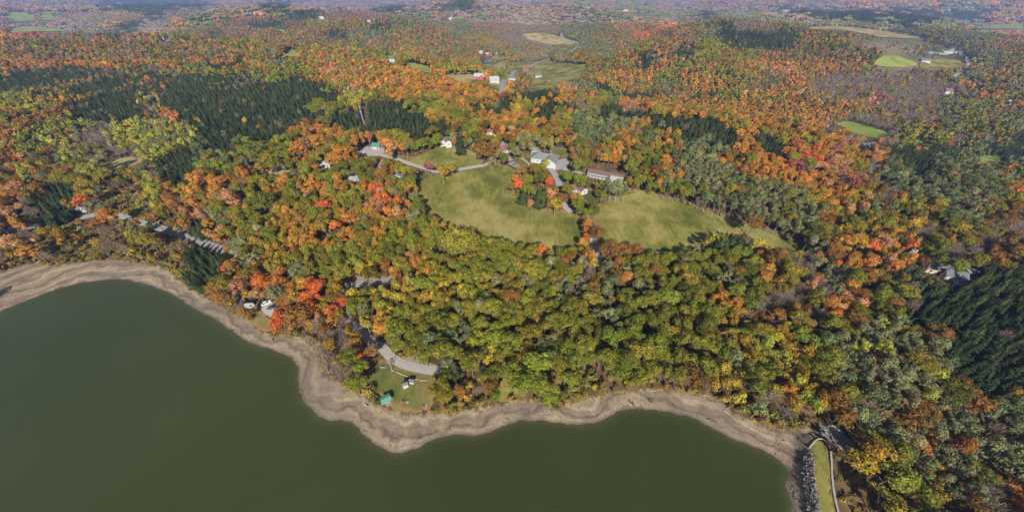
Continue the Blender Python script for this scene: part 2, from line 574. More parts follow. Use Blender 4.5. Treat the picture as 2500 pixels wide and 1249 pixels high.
    simple('door_paint', (0.16, 0.1, 0.07), 0.6, 0.3, 0.1, 2)
    simple('concrete', (0.34, 0.32, 0.285), 0.9, 0.2, 0.18, 0.9)
    simple('log_wood', (0.36, 0.32, 0.27), 0.9, 0.1, 0.2, 3)
    simple('dark_wood', (0.11, 0.085, 0.07), 0.9, 0.1, 0.3, 3)
    simple('galvanised', (0.42, 0.45, 0.47), 0.5, 0.5, 0.1, 2, 0.3)
    simple('court_green', (0.2, 0.25, 0.22), 0.9, 0.2, 0.12, 1.2)
    simple('court_maroon', (0.17, 0.055, 0.055), 0.9, 0.2, 0.15, 1.0)
    simple('line_white', (0.7, 0.7, 0.68), 0.9, 0.2, 0.05, 1.0)
    simple('canoe_green', (0.2, 0.36, 0.29), 0.5, 0.4, 0.06, 2)
    simple('kayak_orange', (0.62, 0.11, 0.04), 0.4, 0.4, 0.06, 2)
    simple('chair_pink', (0.62, 0.22, 0.3), 0.5, 0.4, 0.06, 2)
    simple('car_white', (0.72, 0.73, 0.74), 0.3, 0.5, 0.03, 2)
    simple('car_blue', (0.1, 0.16, 0.24), 0.3, 0.5, 0.03, 2)
    simple('car_dark', (0.04, 0.042, 0.045), 0.3, 0.5, 0.03, 2)
    simple('tyre', (0.025, 0.025, 0.025), 0.9, 0.2, 0.1, 2)
    m, nt, out = nodes_of('glass')
    principled(nt, out, (0.035, 0.045, 0.055), 0.12, 0.5)
    m, nt, out = nodes_of('pond_water')
    geo = N(nt, 'ShaderNodeNewGeometry')
    principled(nt, out, (0.02, 0.035, 0.07), 0.12, 0.5, bump(nt, noise(nt, geo.outputs['Position'], 0.5, 3), 0.2, 0.1))


make_materials()


# ------------------------------------------------------------------ object helpers
def tag(o, label=None, cat=None, group=None, kind=None):
    if label:
        o['label'] = label
    if cat:
        o['category'] = cat
    if group:
        o['group'] = group
    if kind:
        o['kind'] = kind
    return o


def link(name, me, parent=None):
    o = bpy.data.objects.new(name, me)
    C.objects.link(o)
    if parent is not None:
        o.parent = parent
    return o


def mesh(name, verts, faces, mats, mat_idx=None, var=None):
    me = bpy.data.meshes.new(name)
    me.from_pydata([tuple(v) for v in verts], [], [tuple(f) for f in faces])
    for m in (mats if isinstance(mats, (list, tuple)) else [mats]):
        me.materials.append(MATS[m])
    if mat_idx is not None:
        me.polygons.foreach_set('material_index', np.asarray(mat_idx, np.int32))
    if var is not None:
        a = me.attributes.new('var', 'FLOAT', 'FACE')
        a.data.foreach_set('value', np.asarray(var, np.float32))
    me.update()
    return me


class MB:
    """collects primitives into one mesh"""

    def __init__(self):
        self.v = []
        self.f = []

    def box(self, c, s, rz=0.0):
        b = len(self.v)
        co, si = math.cos(rz), math.sin(rz)
        for dz in (-1, 1):
            for dx, dy in ((-1, -1), (1, -1), (1, 1), (-1, 1)):
                x, y = dx * s[0] / 2, dy * s[1] / 2
                self.v.append((c[0] + x * co - y * si, c[1] + x * si + y * co, c[2] + dz * s[2] / 2))
        self.f += [tuple(b + i for i in q) for q in ((3, 2, 1, 0), (4, 5, 6, 7), (0, 1, 5, 4), (1, 2, 6, 5), (2, 3, 7, 6), (3, 0, 4, 7))]
        return self

    def tube(self, p0, p1, r0, r1, n=6, cap=True):
        p0, p1 = Vector(p0), Vector(p1)
        d = (p1 - p0)
        if d.length < 1e-6:
            return self
        d.normalize()
        u = d.orthogonal().normalized()
        w = d.cross(u)
        b = len(self.v)
        for p, r in ((p0, r0), (p1, r1)):
            for k in range(n):
                a = 2 * math.pi * k / n
                self.v.append(tuple(p + u * (r * math.cos(a)) + w * (r * math.sin(a))))
        for k in range(n):
            k2 = (k + 1) % n
            self.f.append((b + k, b + k2, b + n + k2, b + n + k))
        if cap:
            self.f.append(tuple(b + k for k in range(n))[::-1])
            self.f.append(tuple(b + n + k for k in range(n)))
        return self

    def poly(self, pts):
        b = len(self.v)
        self.v += [tuple(p) for p in pts]
        self.f.append(tuple(range(b, b + len(pts))))
        return self

    def slab(self, pts, thick):
        """a polygon given thickness along its own normal (downwards)"""
        n = (Vector(pts[1]) - Vector(pts[0])).cross(Vector(pts[2]) - Vector(pts[0])).normalized()
        b = len(self.v)
        k = len(pts)
        self.v += [tuple(p) for p in pts]
        self.v += [tuple(Vector(p) - n * thick) for p in pts]
        self.f.append(tuple(range(b, b + k)))
        self.f.append(tuple(range(b + 2 * k - 1, b + k - 1, -1)))
        for i in range(k):
            j = (i + 1) % k
            self.f.append((b + j, b + i, b + k + i, b + k + j))
        return self

    def build(self, name, mat, parent=None, var=None):
        return link(name, mesh(name, self.v, self.f, mat, var=var), parent)


def empty(name, loc, rz=0.0):
    o = link(name, None)
    o.location = loc
    o.rotation_euler = (0, 0, rz)
    o.empty_display_size = 0.5
    return o


def drape(name, poly_xy, mat, lift, step, kind='structure', jitter=0.0, clip=True):
    """a sheet laid over the terrain, from a world polygon"""
    P = []
    n = len(poly_xy)
    for i in range(n):
        a, b = np.array(poly_xy[i]), np.array(poly_xy[(i + 1) % n])
        k = max(1, int(np.linalg.norm(b - a) / step))
        for j in range(k):
            q = a + (b - a) * j / k
            if jitter:
                q = q + (rng.random(2) - 0.5) * 2 * jitter
            P.append(q)
    P = np.array(P)
    lo, hi = P.min(0), P.max(0)
    gx, gy = np.meshgrid(np.arange(lo[0], hi[0], step), np.arange(lo[1], hi[1], step))
    q = np.column_stack([gx.ravel(), gy.ravel()]) + (rng.random((gx.size, 2)) - 0.5) * step * 0.2
    ins = inside(q[:, 0], q[:, 1], P)
    q = q[ins]
    dd, _, _ = seg_dist(q[:, 0], q[:, 1], P) if len(q) else (np.zeros(0), 0, 0)
    q = q[dd > step * 0.4]
    allp = np.vstack([P, q]) if len(q) else P
    edges = [(i, (i + 1) % len(P)) for i in range(len(P))]
    r = delaunay_2d_cdt([Vector(p) for p in allp.tolist()], edges, [], 1, 1e-4)
    vx = np.array([[v.x, v.y] for v in r[0]])
    z = zat(vx[:, 0], vx[:, 1]) + lift
    me = mesh(name, np.column_stack([vx, z]), r[2], mat)
    di, _, _ = seg_dist(vx[:, 0], vx[:, 1], P)
    at_ = me.attributes.new('inner', 'FLOAT', 'POINT')
    at_.data.foreach_set('value', np.clip(di / 9.0, 0, 1).astype(np.float32))
    o = link(name, me)
    o['kind'] = kind
    return o


def px_poly(pts, lift=0.0, smooth=3):
    w = np.array([hit(a, b, lift)[:2] for a, b in pts])
    return catmull(w, smooth, True) if smooth else w


def road(name, pts_px, width, mat, lift=0.2, world_pts=None):
    w = np.array([hit(a, b)[:2] for a, b in pts_px]) if world_pts is None else np.array(world_pts)
    L = catmull(w, 8)
    seg = np.linalg.norm(np.diff(L, axis=0), axis=1)
    s = np.concatenate([[0], np.cumsum(seg)])
    n = max(4, int(s[-1] / 2.5))
    q = np.linspace(0, s[-1], n)
    L = np.column_stack([np.interp(q, s, L[:, 0]), np.interp(q, s, L[:, 1])])
    T = np.gradient(L, axis=0)
    T /= np.linalg.norm(T, axis=1)[:, None] + 1e-9
    Nn = np.column_stack([-T[:, 1], T[:, 0]])
    V, F = [], []
    ks = (-0.5, -0.25, 0, 0.25, 0.5)
    for i in range(n):
        wv = width * (1 + 0.06 * math.sin(i * 1.7) * random.random())
        for k in ks:
            p = L[i] + Nn[i] * wv * k
            V.append((p[0], p[1], float(zat(p[0], p[1])) + lift + 0.05 * (1 - abs(k) * 2)))
    m = len(ks)
    for i in range(n - 1):
        for k in range(m - 1):
            a = i * m + k
            F.append((a + m, a + m + 1, a + 1, a))
    o = link(name, mesh(name, V, F, mat))
    o['kind'] = 'structure'
    return L


# ------------------------------------------------------------------ what grows where (read off the photograph, 50 px columns)
ROWS = [
    (0, "vvvovddddd vvvdvvvvvv vvdvvvvvbv bbvvvvvvvv vpppppbbpp"),
    (25, "vvvvaoodob oopmddvvvb bvvbvaavvb bbbbdbbbaa ddddddddpp"),
    (50, "vvaaamdamb moddomomdb babvvaabbb porobdaabb bbbbdbbbpp"),
    (75, "ppaaadapmm doommodbbm oobmaaabbn ornobddddo oobbbnbbbp"),
    (100, "poooooomam ommoomogom moomaaabbb onoogddddo naaaaobbmm"),
    (125, "orooopooob ommbommogm moommaabnb mdoogngooo ooobbbddbn"),
    (150, "appooodaob ddmbgommmm mmmmmaabmn mdogmnoooo oogaaammbn"),
    (175, "odddddbdbg gobgdmoogo oooogbabbo pogomgmboo aaaaaambon"),
    (200, "oddddddpdd ddddddgpgo oooooogpbd oabmoomboo paaaaaaonb"),
    (225, "yyoonddlod dddddddlgo ooogodooog ddaadgmooo papaaabaom"),
    (250, "yynndddadd dddddggydd ggoddyddab ppodmooooo ooaaaabgbo"),
    (275, "nnnnndddod dlddddgodd dmgooodmbb ddyddooooo paaaaabgbb"),
    (300, "nnggaalldd bbdddmoodd ddgmooogbb boyddyoooo aoaagobgbb"),
    (325, "oglaasllbb bgddgmooog dgmgomoobb obodddooop oaoaggabbd"),
    (350, "ogbllaalbb bggggorooo gggmmgmobo ogobbdooor popddddbdd"),
    (400, "oyngygsbbo gosgsgggnn gggggggggb ggobbborrp ppabbbbbbb"),
    (450, "onddysslog opgpggogog ggggggoggg ggggbbbbbo opnabbbbbo"),
    (500, "osdsosssop bogggoooog ggggggmggg ggggbbbbgb oobgynbbnb"),
    (550, "ossssssbsd pgmgyommgg gmmmgggmng nnngydngbb nyyoaaynaa"),
    (600, "sssssssssd dbgymgggmg mgggggggmg gggggggoya oporogaann"),
    (650, "sssssssssd boombgggyo mmgggggggb bggggbgooa aoogddgddd"),
    (700, "ssssssssss mooorrogyy gyggggggbb mbgggogaao ooggdddddd"),
    (750, "ssssssssss ssssroomyg gggggggggb gggbgyaaaa oggndddddd"),
    (800, "ssssssssss sssssaaomg ggbggggggg ggggggyyyg bbbbgndddd"),
    (850, "ssssssssss sssssaagmg gbggygbggg ggggggyyyg bbbbbbnddd"),
    (900, "ssssssssss sssssaagsg ggsgggggng gggggyygyy bbbbbbdddd"),
    (950, "ssssssssss ssssssssss smsmgggsgg ggssoyssoy gbbbbonddb"),
    (1000, "ssssssssss ssssssssss sssssggsss ssssssssss bbbbnbbobb"),
    (1050, "ssssssssss ssssssssss ssssssssss sssssssssg nygbboobbb"),
    (1100, "ssssssssss ssssssssss ssssssssss ssssssssss nyygbobbbb"),
    (1150, "ssssssssss ssssssssss ssssssssss ssssssssss nyggbybnao"),
    (1200, "ssssssssss ssssssssss ssssssssss ssssssssss gnyggybnao"),
]
ROW_Y = np.array([r[0] for r in ROWS])
GRID = np.array([list(r[1].replace(' ', '')) for r in ROWS])
assert GRID.shape[1] == 50, GRID.shape

# colours of foliage (reflectance): main and the colour it turns to in patches
COL = {
    'oak_green': ((0.14, 0.16, 0.022), (0.22, 0.2, 0.028)),
    'oak_olive': ((0.19, 0.175, 0.025), (0.27, 0.21, 0.03)),
    'oak_dark': ((0.095, 0.11, 0.02), (0.155, 0.15, 0.026)),
    'oak_bright': ((0.155, 0.19, 0.024), (0.24, 0.24, 0.032)),
    'russet': ((0.17, 0.1, 0.027), (0.26, 0.13, 0.03)),
    'orange': ((0.46, 0.19, 0.04), (0.42, 0.23, 0.04)),
    'burnt': ((0.31, 0.145, 0.038), (0.26, 0.15, 0.038)),
    'red': ((0.55, 0.12, 0.036), (0.55, 0.185, 0.042)),
    'salmon': ((0.45, 0.21, 0.105), (0.42, 0.25, 0.11)),
    'crimson': ((0.28, 0.085, 0.075), (0.34, 0.15, 0.085)),
    'gold': ((0.36, 0.22, 0.028), (0.3, 0.22, 0.032)),
    'yellow': ((0.46, 0.34, 0.04), (0.36, 0.31, 0.044)),
    'sage': ((0.185, 0.195, 0.088), (0.25, 0.24, 0.1)),
    'blue_green': ((0.115, 0.145, 0.062), (0.18, 0.19, 0.075)),
    'aspen': ((0.29, 0.31, 0.048), (0.39, 0.34, 0.05)),
    'spruce': ((0.026, 0.039, 0.015), (0.042, 0.055, 0.02)),
    'pine': ((0.037, 0.052, 0.019), (0.066, 0.077, 0.028)),
    'bare': ((0.28, 0.22, 0.18), (0.25, 0.19, 0.14)),
    'scrub_olive': ((0.16, 0.155, 0.042), (0.26, 0.2, 0.05)),
    'scrub_gold': ((0.35, 0.24, 0.055), (0.29, 0.22, 0.055)),
    'scrub_brown': ((0.2, 0.135, 0.072), (0.27, 0.18, 0.08)),
    'mauve': ((0.25, 0.165, 0.135), (0.3, 0.18, 0.125)),
}
# letter -> (species, colour, weight)
MIX = {
    'o': [('maple', 'orange', 5), ('maple', 'burnt', 2.6), ('birch', 'gold', 2.2), ('oak', 'russet', 1.2), ('oak', 'oak_olive', 2.2), ('maple', 'salmon', .6), ('maple', 'red', .25), ('spruce', 'spruce', .4)],
    'r': [('maple', 'red', 5), ('maple', 'orange', 4), ('birch', 'gold', 1), ('oak', 'oak_olive', 1)],
    'p': [('maple', 'crimson', 1.3), ('maple', 'salmon', 3), ('maple', 'burnt', 1.6), ('maple', 'orange', 1.4), ('bare', 'bare', 2.4), ('oak', 'oak_olive', 1.2)],
    'q': [('maple', 'orange', 4), ('birch', 'gold', 2.4), ('oak', 'oak_olive', 2.4), ('oak', 'oak_green', 2), ('maple', 'salmon', .8), ('maple', 'red', .5), ('maple', 'burnt', 1)],
    'e': [('poplar', 'sage', 7), ('poplar', 'aspen', 1), ('bare', 'bare', .4), ('oak', 'oak_olive', .6)],
    'y': [('birch', 'gold', 4), ('birch', 'yellow', 3), ('oak', 'oak_olive', 2), ('poplar', 'aspen', 1)],
    'm': [('oak', 'oak_olive', 3), ('oak', 'oak_green', 2), ('maple', 'orange', 1.6), ('birch', 'gold', 2), ('poplar', 'sage', 1), ('maple', 'burnt', 1), ('oak', 'russet', 1)],
    'g': [('oak', 'oak_green', 5), ('oak', 'oak_olive', 3.5), ('oak', 'oak_dark', 1.2), ('oak', 'oak_bright', 2.5), ('poplar', 'sage', .35), ('birch', 'gold', .35), ('oak', 'russet', .4)],
    'b': [('poplar', 'sage', 4), ('poplar', 'blue_green', 4), ('oak', 'oak_dark', 1.2), ('oak', 'oak_olive', 1), ('maple', 'burnt', .35), ('oak', 'russet', .5), ('bare', 'bare', 1.2)],
    'd': [('spruce', 'spruce', 5.5), ('spruce', 'pine', 3.5), ('poplar', 'blue_green', .15), ('bare', 'bare', .15), ('maple', 'burnt', .06), ('birch', 'gold', .06)],
    'l': [('poplar', 'aspen', 6), ('birch', 'yellow', 1), ('poplar', 'sage', 1.5)],
    'a': [('bare', 'bare', 8), ('birch', 'gold', .8), ('maple', 'burnt', .8), ('oak', 'oak_olive', .7), ('poplar', 'sage', .8)],
    'n': [('oak', 'russet', 3), ('oak', 'oak_olive', 3), ('oak', 'oak_dark', 2), ('maple', 'burnt', .7)],
    's': [('shrub', 'scrub_olive', 4), ('shrub', 'scrub_gold', 2.2), ('shrub', 'scrub_brown', 2), ('birch', 'gold', .5), ('bare', 'bare', .8), ('poplar', 'sage', .4), ('oak', 'oak_olive', .25)],
    'v': [('maple', 'mauve', 4), ('bare', 'bare', 2), ('maple', 'burnt', 1.5), ('spruce', 'pine', 1), ('poplar', 'blue_green', 1)],
}
MIXC = {k: (np.cumsum([w for _, _, w in v]) / sum(w for _, _, w in v)) for k, v in MIX.items()}
SIZE = {'oak': ((9, 16.5), (2.5, 5.6)), 'maple': ((8.5, 15), (2.2, 4.4)), 'birch': ((9, 13.5), (2.0, 3.1)), 'poplar': ((10, 15), (2.2, 3.4)),
        'spruce': ((7.5, 14), (1.8, 3.1)), 'bare': ((9, 13), (2.2, 3.2)), 'shrub': ((1.6, 4.2), (1.2, 2.4))}
PACK = {'oak': 0.62, 'maple': 0.62, 'birch': 0.66, 'poplar': 0.66, 'spruce': 0.68, 'bare': 0.72, 'shrub': 0.62}


def stand_u(x, y):
    """0..1, evenly spread but alike among neighbours: trees of one kind keep company"""
    n = fbm(x / 38, y / 38, 51, 2)
    k = np.argsort(np.argsort(n)) / max(1, len(n) - 1)
    k2 = np.argsort(np.argsort(fbm(x / 120, y / 120, 61, 2))) / max(1, len(n) - 1)
    w = rng.random(len(x))
    return np.where(w < 0.36, k, np.where(w < 0.64, k2, rng.random(len(x)))) * 0.9999


# stands that stand out in the photograph as one dark or pale block
STANDS = [('d', p) for p in [
    [(-400, 190), (40, 172), (180, 160), (330, 176), (350, 214), (260, 232), (120, 246), (-400, 256)],
    [(340, 212), (450, 182), (600, 180), (650, 206), (745, 228), (755, 258), (700, 290), (650, 312), (610, 345), (570, 385), (510, 385), (480, 325), (430, 280), (365, 256)],
    [(150, 256), (250, 232), (345, 240), (345, 280), (290, 304), (190, 298)], [(790, 300), (860, 262), (930, 242), (962, 262), (960, 322), (900, 342), (850, 322)],
    [(2250, 675), (2340, 695), (2520, 690), (2520, 965), (2420, 965), (2330, 905), (2285, 845), (2255, 760)],
    [(80, 485), (150, 450), (200, 470), (172, 520), (90, 528)], [(455, 600), (520, 606), (550, 640), (532, 702), (480, 692), (455, 650)],
    [(1150, 250), (1240, 242), (1252, 285), (1170, 282)], [(1288, 280), (1342, 285), (1342, 312), (1290, 306)], [(1560, 290), (1650, 285), (1662, 332), (1590, 332)],
    [(1715, 300), (1790, 308), (1802, 352), (1735, 352)], [(1838, 330), (1920, 338), (1925, 392), (1850, 388)], [(1445, 256), (1510, 255), (1522, 290), (1460, 300)],
    [(1260, 214), (1372, 220), (1362, 250), (1270, 246)], [(1820, 72), (1960, 98), (1952, 116), (1850, 102)], [(390, 320), (480, 330), (490, 400), (470, 460), (400, 455), (370, 400)],
    [(2180, 400), (2260, 380), (2300, 420), (2220, 440)], [(1900, 20), (2380, 44), (2400, 54), (2100, 44), (1900, 34)], [(280, 18), (400, 14), (420, 26), (300, 30)],
    [(900, 25), (960, 10), (1000, 14), (960, 34), (915, 36)], [(500, 128), (640, 138), (640, 152), (520, 152)], [(1640, 118), (1680, 100), (1720, 130), (1660, 150)]]] + [
    ('l', [(265, 312), (330, 292), (400, 305), (480, 318), (470, 350), (400, 385), (330, 372), (265, 352)]), ('l', [(130, 360), (200, 350), (215, 390), (150, 400)]),
    ('y', [(-20, 235), (70, 232), (75, 258), (-20, 268)]),
    ('q', [(690, 430), (820, 450), (960, 470), (1000, 520), (940, 590), (860, 620), (760, 620), (650, 570), (620, 500)]),
    ('o', [(740, 158), (900, 166), (1080, 180), (1180, 205), (1235, 245), (1150, 250), (1050, 235), (900, 225), (800, 200)]),
    ('o', [(1500, 245), (1700, 235), (1900, 290), (2060, 350), (1980, 372), (1800, 298), (1600, 280)]), ('o', [(1700, 385), (1850, 405), (1990, 440), (2010, 460), (1900, 452), (1760, 410)]),
    ('o', [(2060, 580), (2180, 605), (2200, 680), (2120, 725), (2080, 650)]), ('o', [(-20, 105), (300, 102), (520, 126), (620, 150), (420, 163), (200, 158), (-20, 168)]),
    ('o', [(710, 320), (800, 310), (880, 350), (850, 410), (740, 400)]), ('s', [(1400, 905), (1440, 880), (1478, 905), (1482, 955), (1398, 968)]),
    ('e', [(2080, 800), (2180, 790), (2260, 850), (2290, 940), (2240, 1000), (2120, 980), (2070, 900)]), ('a', [(1930, 640), (2050, 660), (2060, 700), (1990, 770), (1930, 740), (1890, 690)]),
    ('a', [(1980, 190), (2120, 175), (2150, 220), (2040, 260), (1960, 240)]), ('a', [(1245, 62), (1370, 60), (1365, 86), (1240, 86)]), ('a', [(1400, 240), (1480, 240), (1460, 280), (1410, 270)]),
    ('a', [(180, 320), (250, 310), (265, 350), (230, 400), (190, 380)])]


def letter_at(px, py, jit=9):
    qx = px + rng.normal(0, jit * 1.4, px.shape)
    qy = py + rng.normal(0, jit, py.shape) * np.where(py < 350, 0.45, 1.0)
    c = np.clip((qx / 50).astype(int), 0, 49)
    r = np.clip(np.searchsorted(ROW_Y, qy, 'right') - 1, 0, len(ROWS) - 1)
    L = GRID[r, c].copy()
    for ch, p in STANDS:
        p = np.array(p, float)
        m = (qx > p[:, 0].min()) & (qx < p[:, 0].max()) & (qy > p[:, 1].min()) & (qy < p[:, 1].max())
        if m.any():
            i = np.nonzero(m)[0]
            i = i[inside(px[i] + (qx[i] - px[i]) * 0.4, py[i] + (qy[i] - py[i]) * 0.4, p)]
            L[i[rng.random(len(i)) < 0.97]] = ch
    # far woods are browner and more mixed
    m = (py < 150) & (L == 'o')
    w = rng.random(len(L))
    L[m & (w < 0.28)] = 'n'
    L[m & (w > 0.7)] = 'v'
    L[m & (w > 0.5) & (w < 0.7)] = 'b'
    return L


# ------------------------------------------------------------------ the ground sheet
def build_ground():
    ny, nx = GX.shape
    V = np.column_stack([GX.ravel(), GY.ravel(), Zg.ravel()])
    idx = np.arange(nx * ny).reshape(ny, nx)
    F = np.column_stack([idx[:-1, :-1].ravel(), idx[:-1, 1:].ravel(), idx[1:, 1:].ravel(), idx[1:, :-1].ravel()])
    me = bpy.data.meshes.new('ground')
    me.vertices.add(len(V))
    me.vertices.foreach_set('co', V.ravel().astype(np.float32))
    me.loops.add(F.size)
    me.loops.foreach_set('vertex_index', F.ravel().astype(np.int32))
    me.polygons.add(len(F))
    me.polygons.foreach_set('loop_start', np.arange(0, F.size, 4, dtype=np.int32))
    me.polygons.foreach_set('loop_total', np.full(len(F), 4, np.int32))
    me.update()
    me.validate()
    me.polygons.foreach_set('use_smooth', np.ones(len(F), bool))
    x, y = GX.ravel(), GY.ravel()
    nearm = (np.abs(x) < 420) & (y < 320)
    b = np.zeros(len(x))
    bi = inside(x[nearm], y[nearm], BEACH)
    bd, _, _ = seg_dist(x[nearm], y[nearm], VEG, False)
    # 1 well inside the beach, 0.5 at the edge of the growth, falling to 0 behind it
    b[nearm] = np.clip(np.where(bi, 0.5 + bd / 12, 0.5 - bd / 8), 0, 1)
    lk = inside(x[nearm], y[nearm], LAKE)
    b[nearm] = np.where(lk, 1, b[nearm])
    a = me.attributes.new('beach', 'FLOAT', 'POINT')
    a.data.foreach_set('value', b.astype(np.float32))
    a = me.attributes.new('shore', 'FLOAT', 'POINT')
    a.data.foreach_set('value', np.clip(Dg.ravel(), -5, 100).astype(np.float32))
    px, py, dep = project(x, y, Zg.ravel() + 6)
    L = letter_at(px, py, 6)
    col = np.zeros((len(x), 4), np.float32)
    col[:, 3] = 1
    for k, v in MIX.items():
        m = L == k
        wt = np.array([w for _, _, w in v])
        cc = np.array([COL[c][0] for _, c, _ in v])
        col[m, :3] = (cc * wt[:, None]).sum(0) / wt.sum() * 0.8
    a = me.attributes.new('far', 'FLOAT_COLOR', 'POINT')
    a.data.foreach_set('color', col.ravel())
    r = np.sqrt(x * x + y * y)
    a = me.attributes.new('farmask', 'FLOAT', 'POINT')
    a.data.foreach_set('value', sstep(700, 1500, r).astype(np.float32))
    me.materials.append(MATS['ground'])
    o = link('ground', me)
    tag(o, 'hilly autumn ground with leaf litter and bare lake shore', None, None, 'structure')


build_ground()


def build_lake():
    P = LAKE.copy()
    c = np.roll(P, -1, 0) - np.roll(P, 1, 0)
    nrm = np.column_stack([c[:, 1], -c[:, 0]])
    nrm /= np.linalg.norm(nrm, axis=1)[:, None] + 1e-9
    area = 0.5 * np.sum(P[:, 0] * np.roll(P[:, 1], -1) - np.roll(P[:, 0], -1) * P[:, 1])
    if area < 0:
        nrm = -nrm
    P = P + nrm * 2.5
    rings = [LAKE - nrm * q for q in (0.4, 2.0, 4.5)]
    xs = np.arange(-900, 130, 30.0)
    ys = np.arange(-320, 150, 30.0)
    g = np.array([(a, b) for a in xs for b in ys])
    g = g[inside(g[:, 0], g[:, 1], P)]
    dg, _, _ = seg_dist(g[:, 0], g[:, 1], LAKE)
    g = g[dg > 6]
    g = np.vstack([g] + rings)
    r = delaunay_2d_cdt([Vector(p) for p in np.vstack([P, g]).tolist()], [(i, (i + 1) % len(P)) for i in range(len(P))], [], 1, 1e-4)
    me = mesh('lake_water', [(v.x, v.y, 0.0) for v in r[0]], r[2], 'water')
    vx = np.array([(v.x, v.y) for v in r[0]])
    dv, _, _ = seg_dist(vx[:, 0], vx[:, 1], LAKE)
    ii = inside(vx[:, 0], vx[:, 1], LAKE)
    at_ = me.attributes.new('shal', 'FLOAT', 'POINT')
    at_.data.foreach_set('value', np.where(ii, np.clip(0.55 - dv / 4.5, 0, 1), 0.55).astype(np.float32))
    o = link('lake_water', me)
    tag(o, 'dark green water of the reservoir', None, None, 'structure')


build_lake()

# ------------------------------------------------------------------ open land: meadows, lawns, fields, lots, roads
CLEAR = []          # photograph polygons through which no tree is seen standing in front


def grow(P, d):
    c = np.roll(P, -1, 0) - np.roll(P, 1, 0)
    n = np.column_stack([c[:, 1], -c[:, 0]])
    n /= np.linalg.norm(n, axis=1)[:, None] + 1e-9
    if np.sum(P[:, 0] * np.roll(P[:, 1], -1) - np.roll(P[:, 0], -1) * P[:, 1]) < 0:
        n = -n
    return P + n * d


def open_px(name, pts, mat, lift, step, jitter=0.5, smooth=3, clear=True, wider=0.0):
    o = drape(name, grow(px_poly(pts, 0, smooth), wider), mat, lift, step, jitter=jitter)
    if clear:
        CLEAR.append(np.array(pts, float))
    return o


MEADOW = [(1015, 470), (1030, 450), (1060, 432), (1092, 440), (1115, 425), (1180, 410), (1236, 412), (1246, 432), (1238, 462), (1250, 482), (1290, 503),
          (1340, 518), (1372, 524), (1400, 534), (1414, 548), (1416, 575), (1400, 606), (1350, 612), (1300, 598), (1220, 585),
          (1175, 578), (1125, 558), (1085, 545), (1052, 518), (1035, 498)]
MEADOW_R = [(1440, 525), (1465, 502), (1500, 486), (1545, 470), (1570, 470), (1605, 480), (1660, 492), (1720, 517), (1800, 541), (1880, 566),
            (1990, 606), (1960, 614), (1905, 608), (1858, 594), (1838, 574), (1775, 562), (1720, 580), (1690, 598), (1640, 616), (1590, 610), (1540, 598), (1490, 588),
            (1468, 585), (1478, 560), (1465, 545)]
UPPER = [(932, 374), (1000, 387), (1045, 374), (1082, 358), (1115, 362), (1150, 372), (1172, 388), (1166, 402), (1120, 412),
         (1068, 414), (1005, 396)]
open_px('meadow', [(a, b + (14 if b > 540 else 0)) for a, b in MEADOW], 'meadow_grass', 0.12, 3.0, clear=False, wider=5.0)
CLEAR.append(np.array(MEADOW, float))
open_px('meadow', [(a, b + (14 if b > 575 and a < 1800 else 0)) for a, b in MEADOW_R], 'meadow_grass', 0.15, 3.0, clear=False, wider=3.5)
CLEAR.append(np.array(MEADOW_R, float))
open_px('lawn', UPPER, 'meadow_grass', 0.18, 3.0, wider=2.5)
open_px('lawn', [(1000, 425), (1040, 420), (1060, 428), (1040, 442), (1012, 462), (985, 470), (975, 455), (992, 440)], 'lawn_grass', 0.18, 2.5, clear=False)
CLEAR.append(np.array([(1010, 424), (1045, 420), (1050, 430), (1025, 445)], float))
open_px('lawn', [(1265, 392), (1290, 378), (1302, 388), (1298, 405), (1282, 408)], 'lawn_grass', 0.2, 2.5)
open_px('lawn', [(1340, 362), (1365, 360), (1395, 370), (1378, 384), (1352, 380)], 'lawn_grass', 0.2, 2.5)
open_px('lawn', [(1368, 415), (1400, 405), (1430, 412), (1428, 440), (1405, 445), (1370, 450)], 'lawn_grass', 0.16, 2.5, clear=False)
open_px('lawn', [(1380, 478), (1420, 470), (1448, 458), (1470, 482), (1498, 486), (1462, 506), (1440, 505), (1425, 490)], 'lawn_grass', 0.18, 2.5, clear=False)
CLEAR.append(np.array([(1412, 478), (1440, 465), (1465, 484), (1445, 490)], float))
PARK = [(880, 932), (905, 900), (930, 878), (950, 880), (975, 893), (1010, 903), (1056, 908), (1062, 950), (1046, 1001), (1000, 1004), (960, 998),
        (932, 968), (905, 950)]
open_px('lawn', PARK, 'lawn_grass', 0.12, 2.0)
open_px('lawn', [(612, 778), (632, 758), (655, 775), (668, 806), (645, 808), (624, 798)], 'lawn_grass', 0.14, 1.5, jitter=0.3)
open_px('lawn', [(1212, 905), (1248, 898), (1262, 965), (1222, 978), (1205, 960)], 'meadow_grass', 0.14, 2.0, clear=False)
CLEAR.append(np.array([(1225, 915), (1245, 905), (1248, 960), (1226, 968)], float))
open_px('lawn', [(240, 405), (290, 388), (340, 384), (345, 398), (270, 416)], 'dry_grass', 0.3, 4.0)
open_px('lawn', [(205, 445), (250, 425), (300, 420), (300, 455), (250, 465)], 'meadow_grass', 0.3, 4.0, clear=False)
open_px('lawn', [(638, 424), (688, 408), (716, 408), (692, 426)], 'dry_grass', 0.3, 4.0)
open_px('lawn', [(2262, 640), (2300, 652), (2370, 685), (2340, 694), (2290, 672)], 'field_grass', 0.25, 3.0)

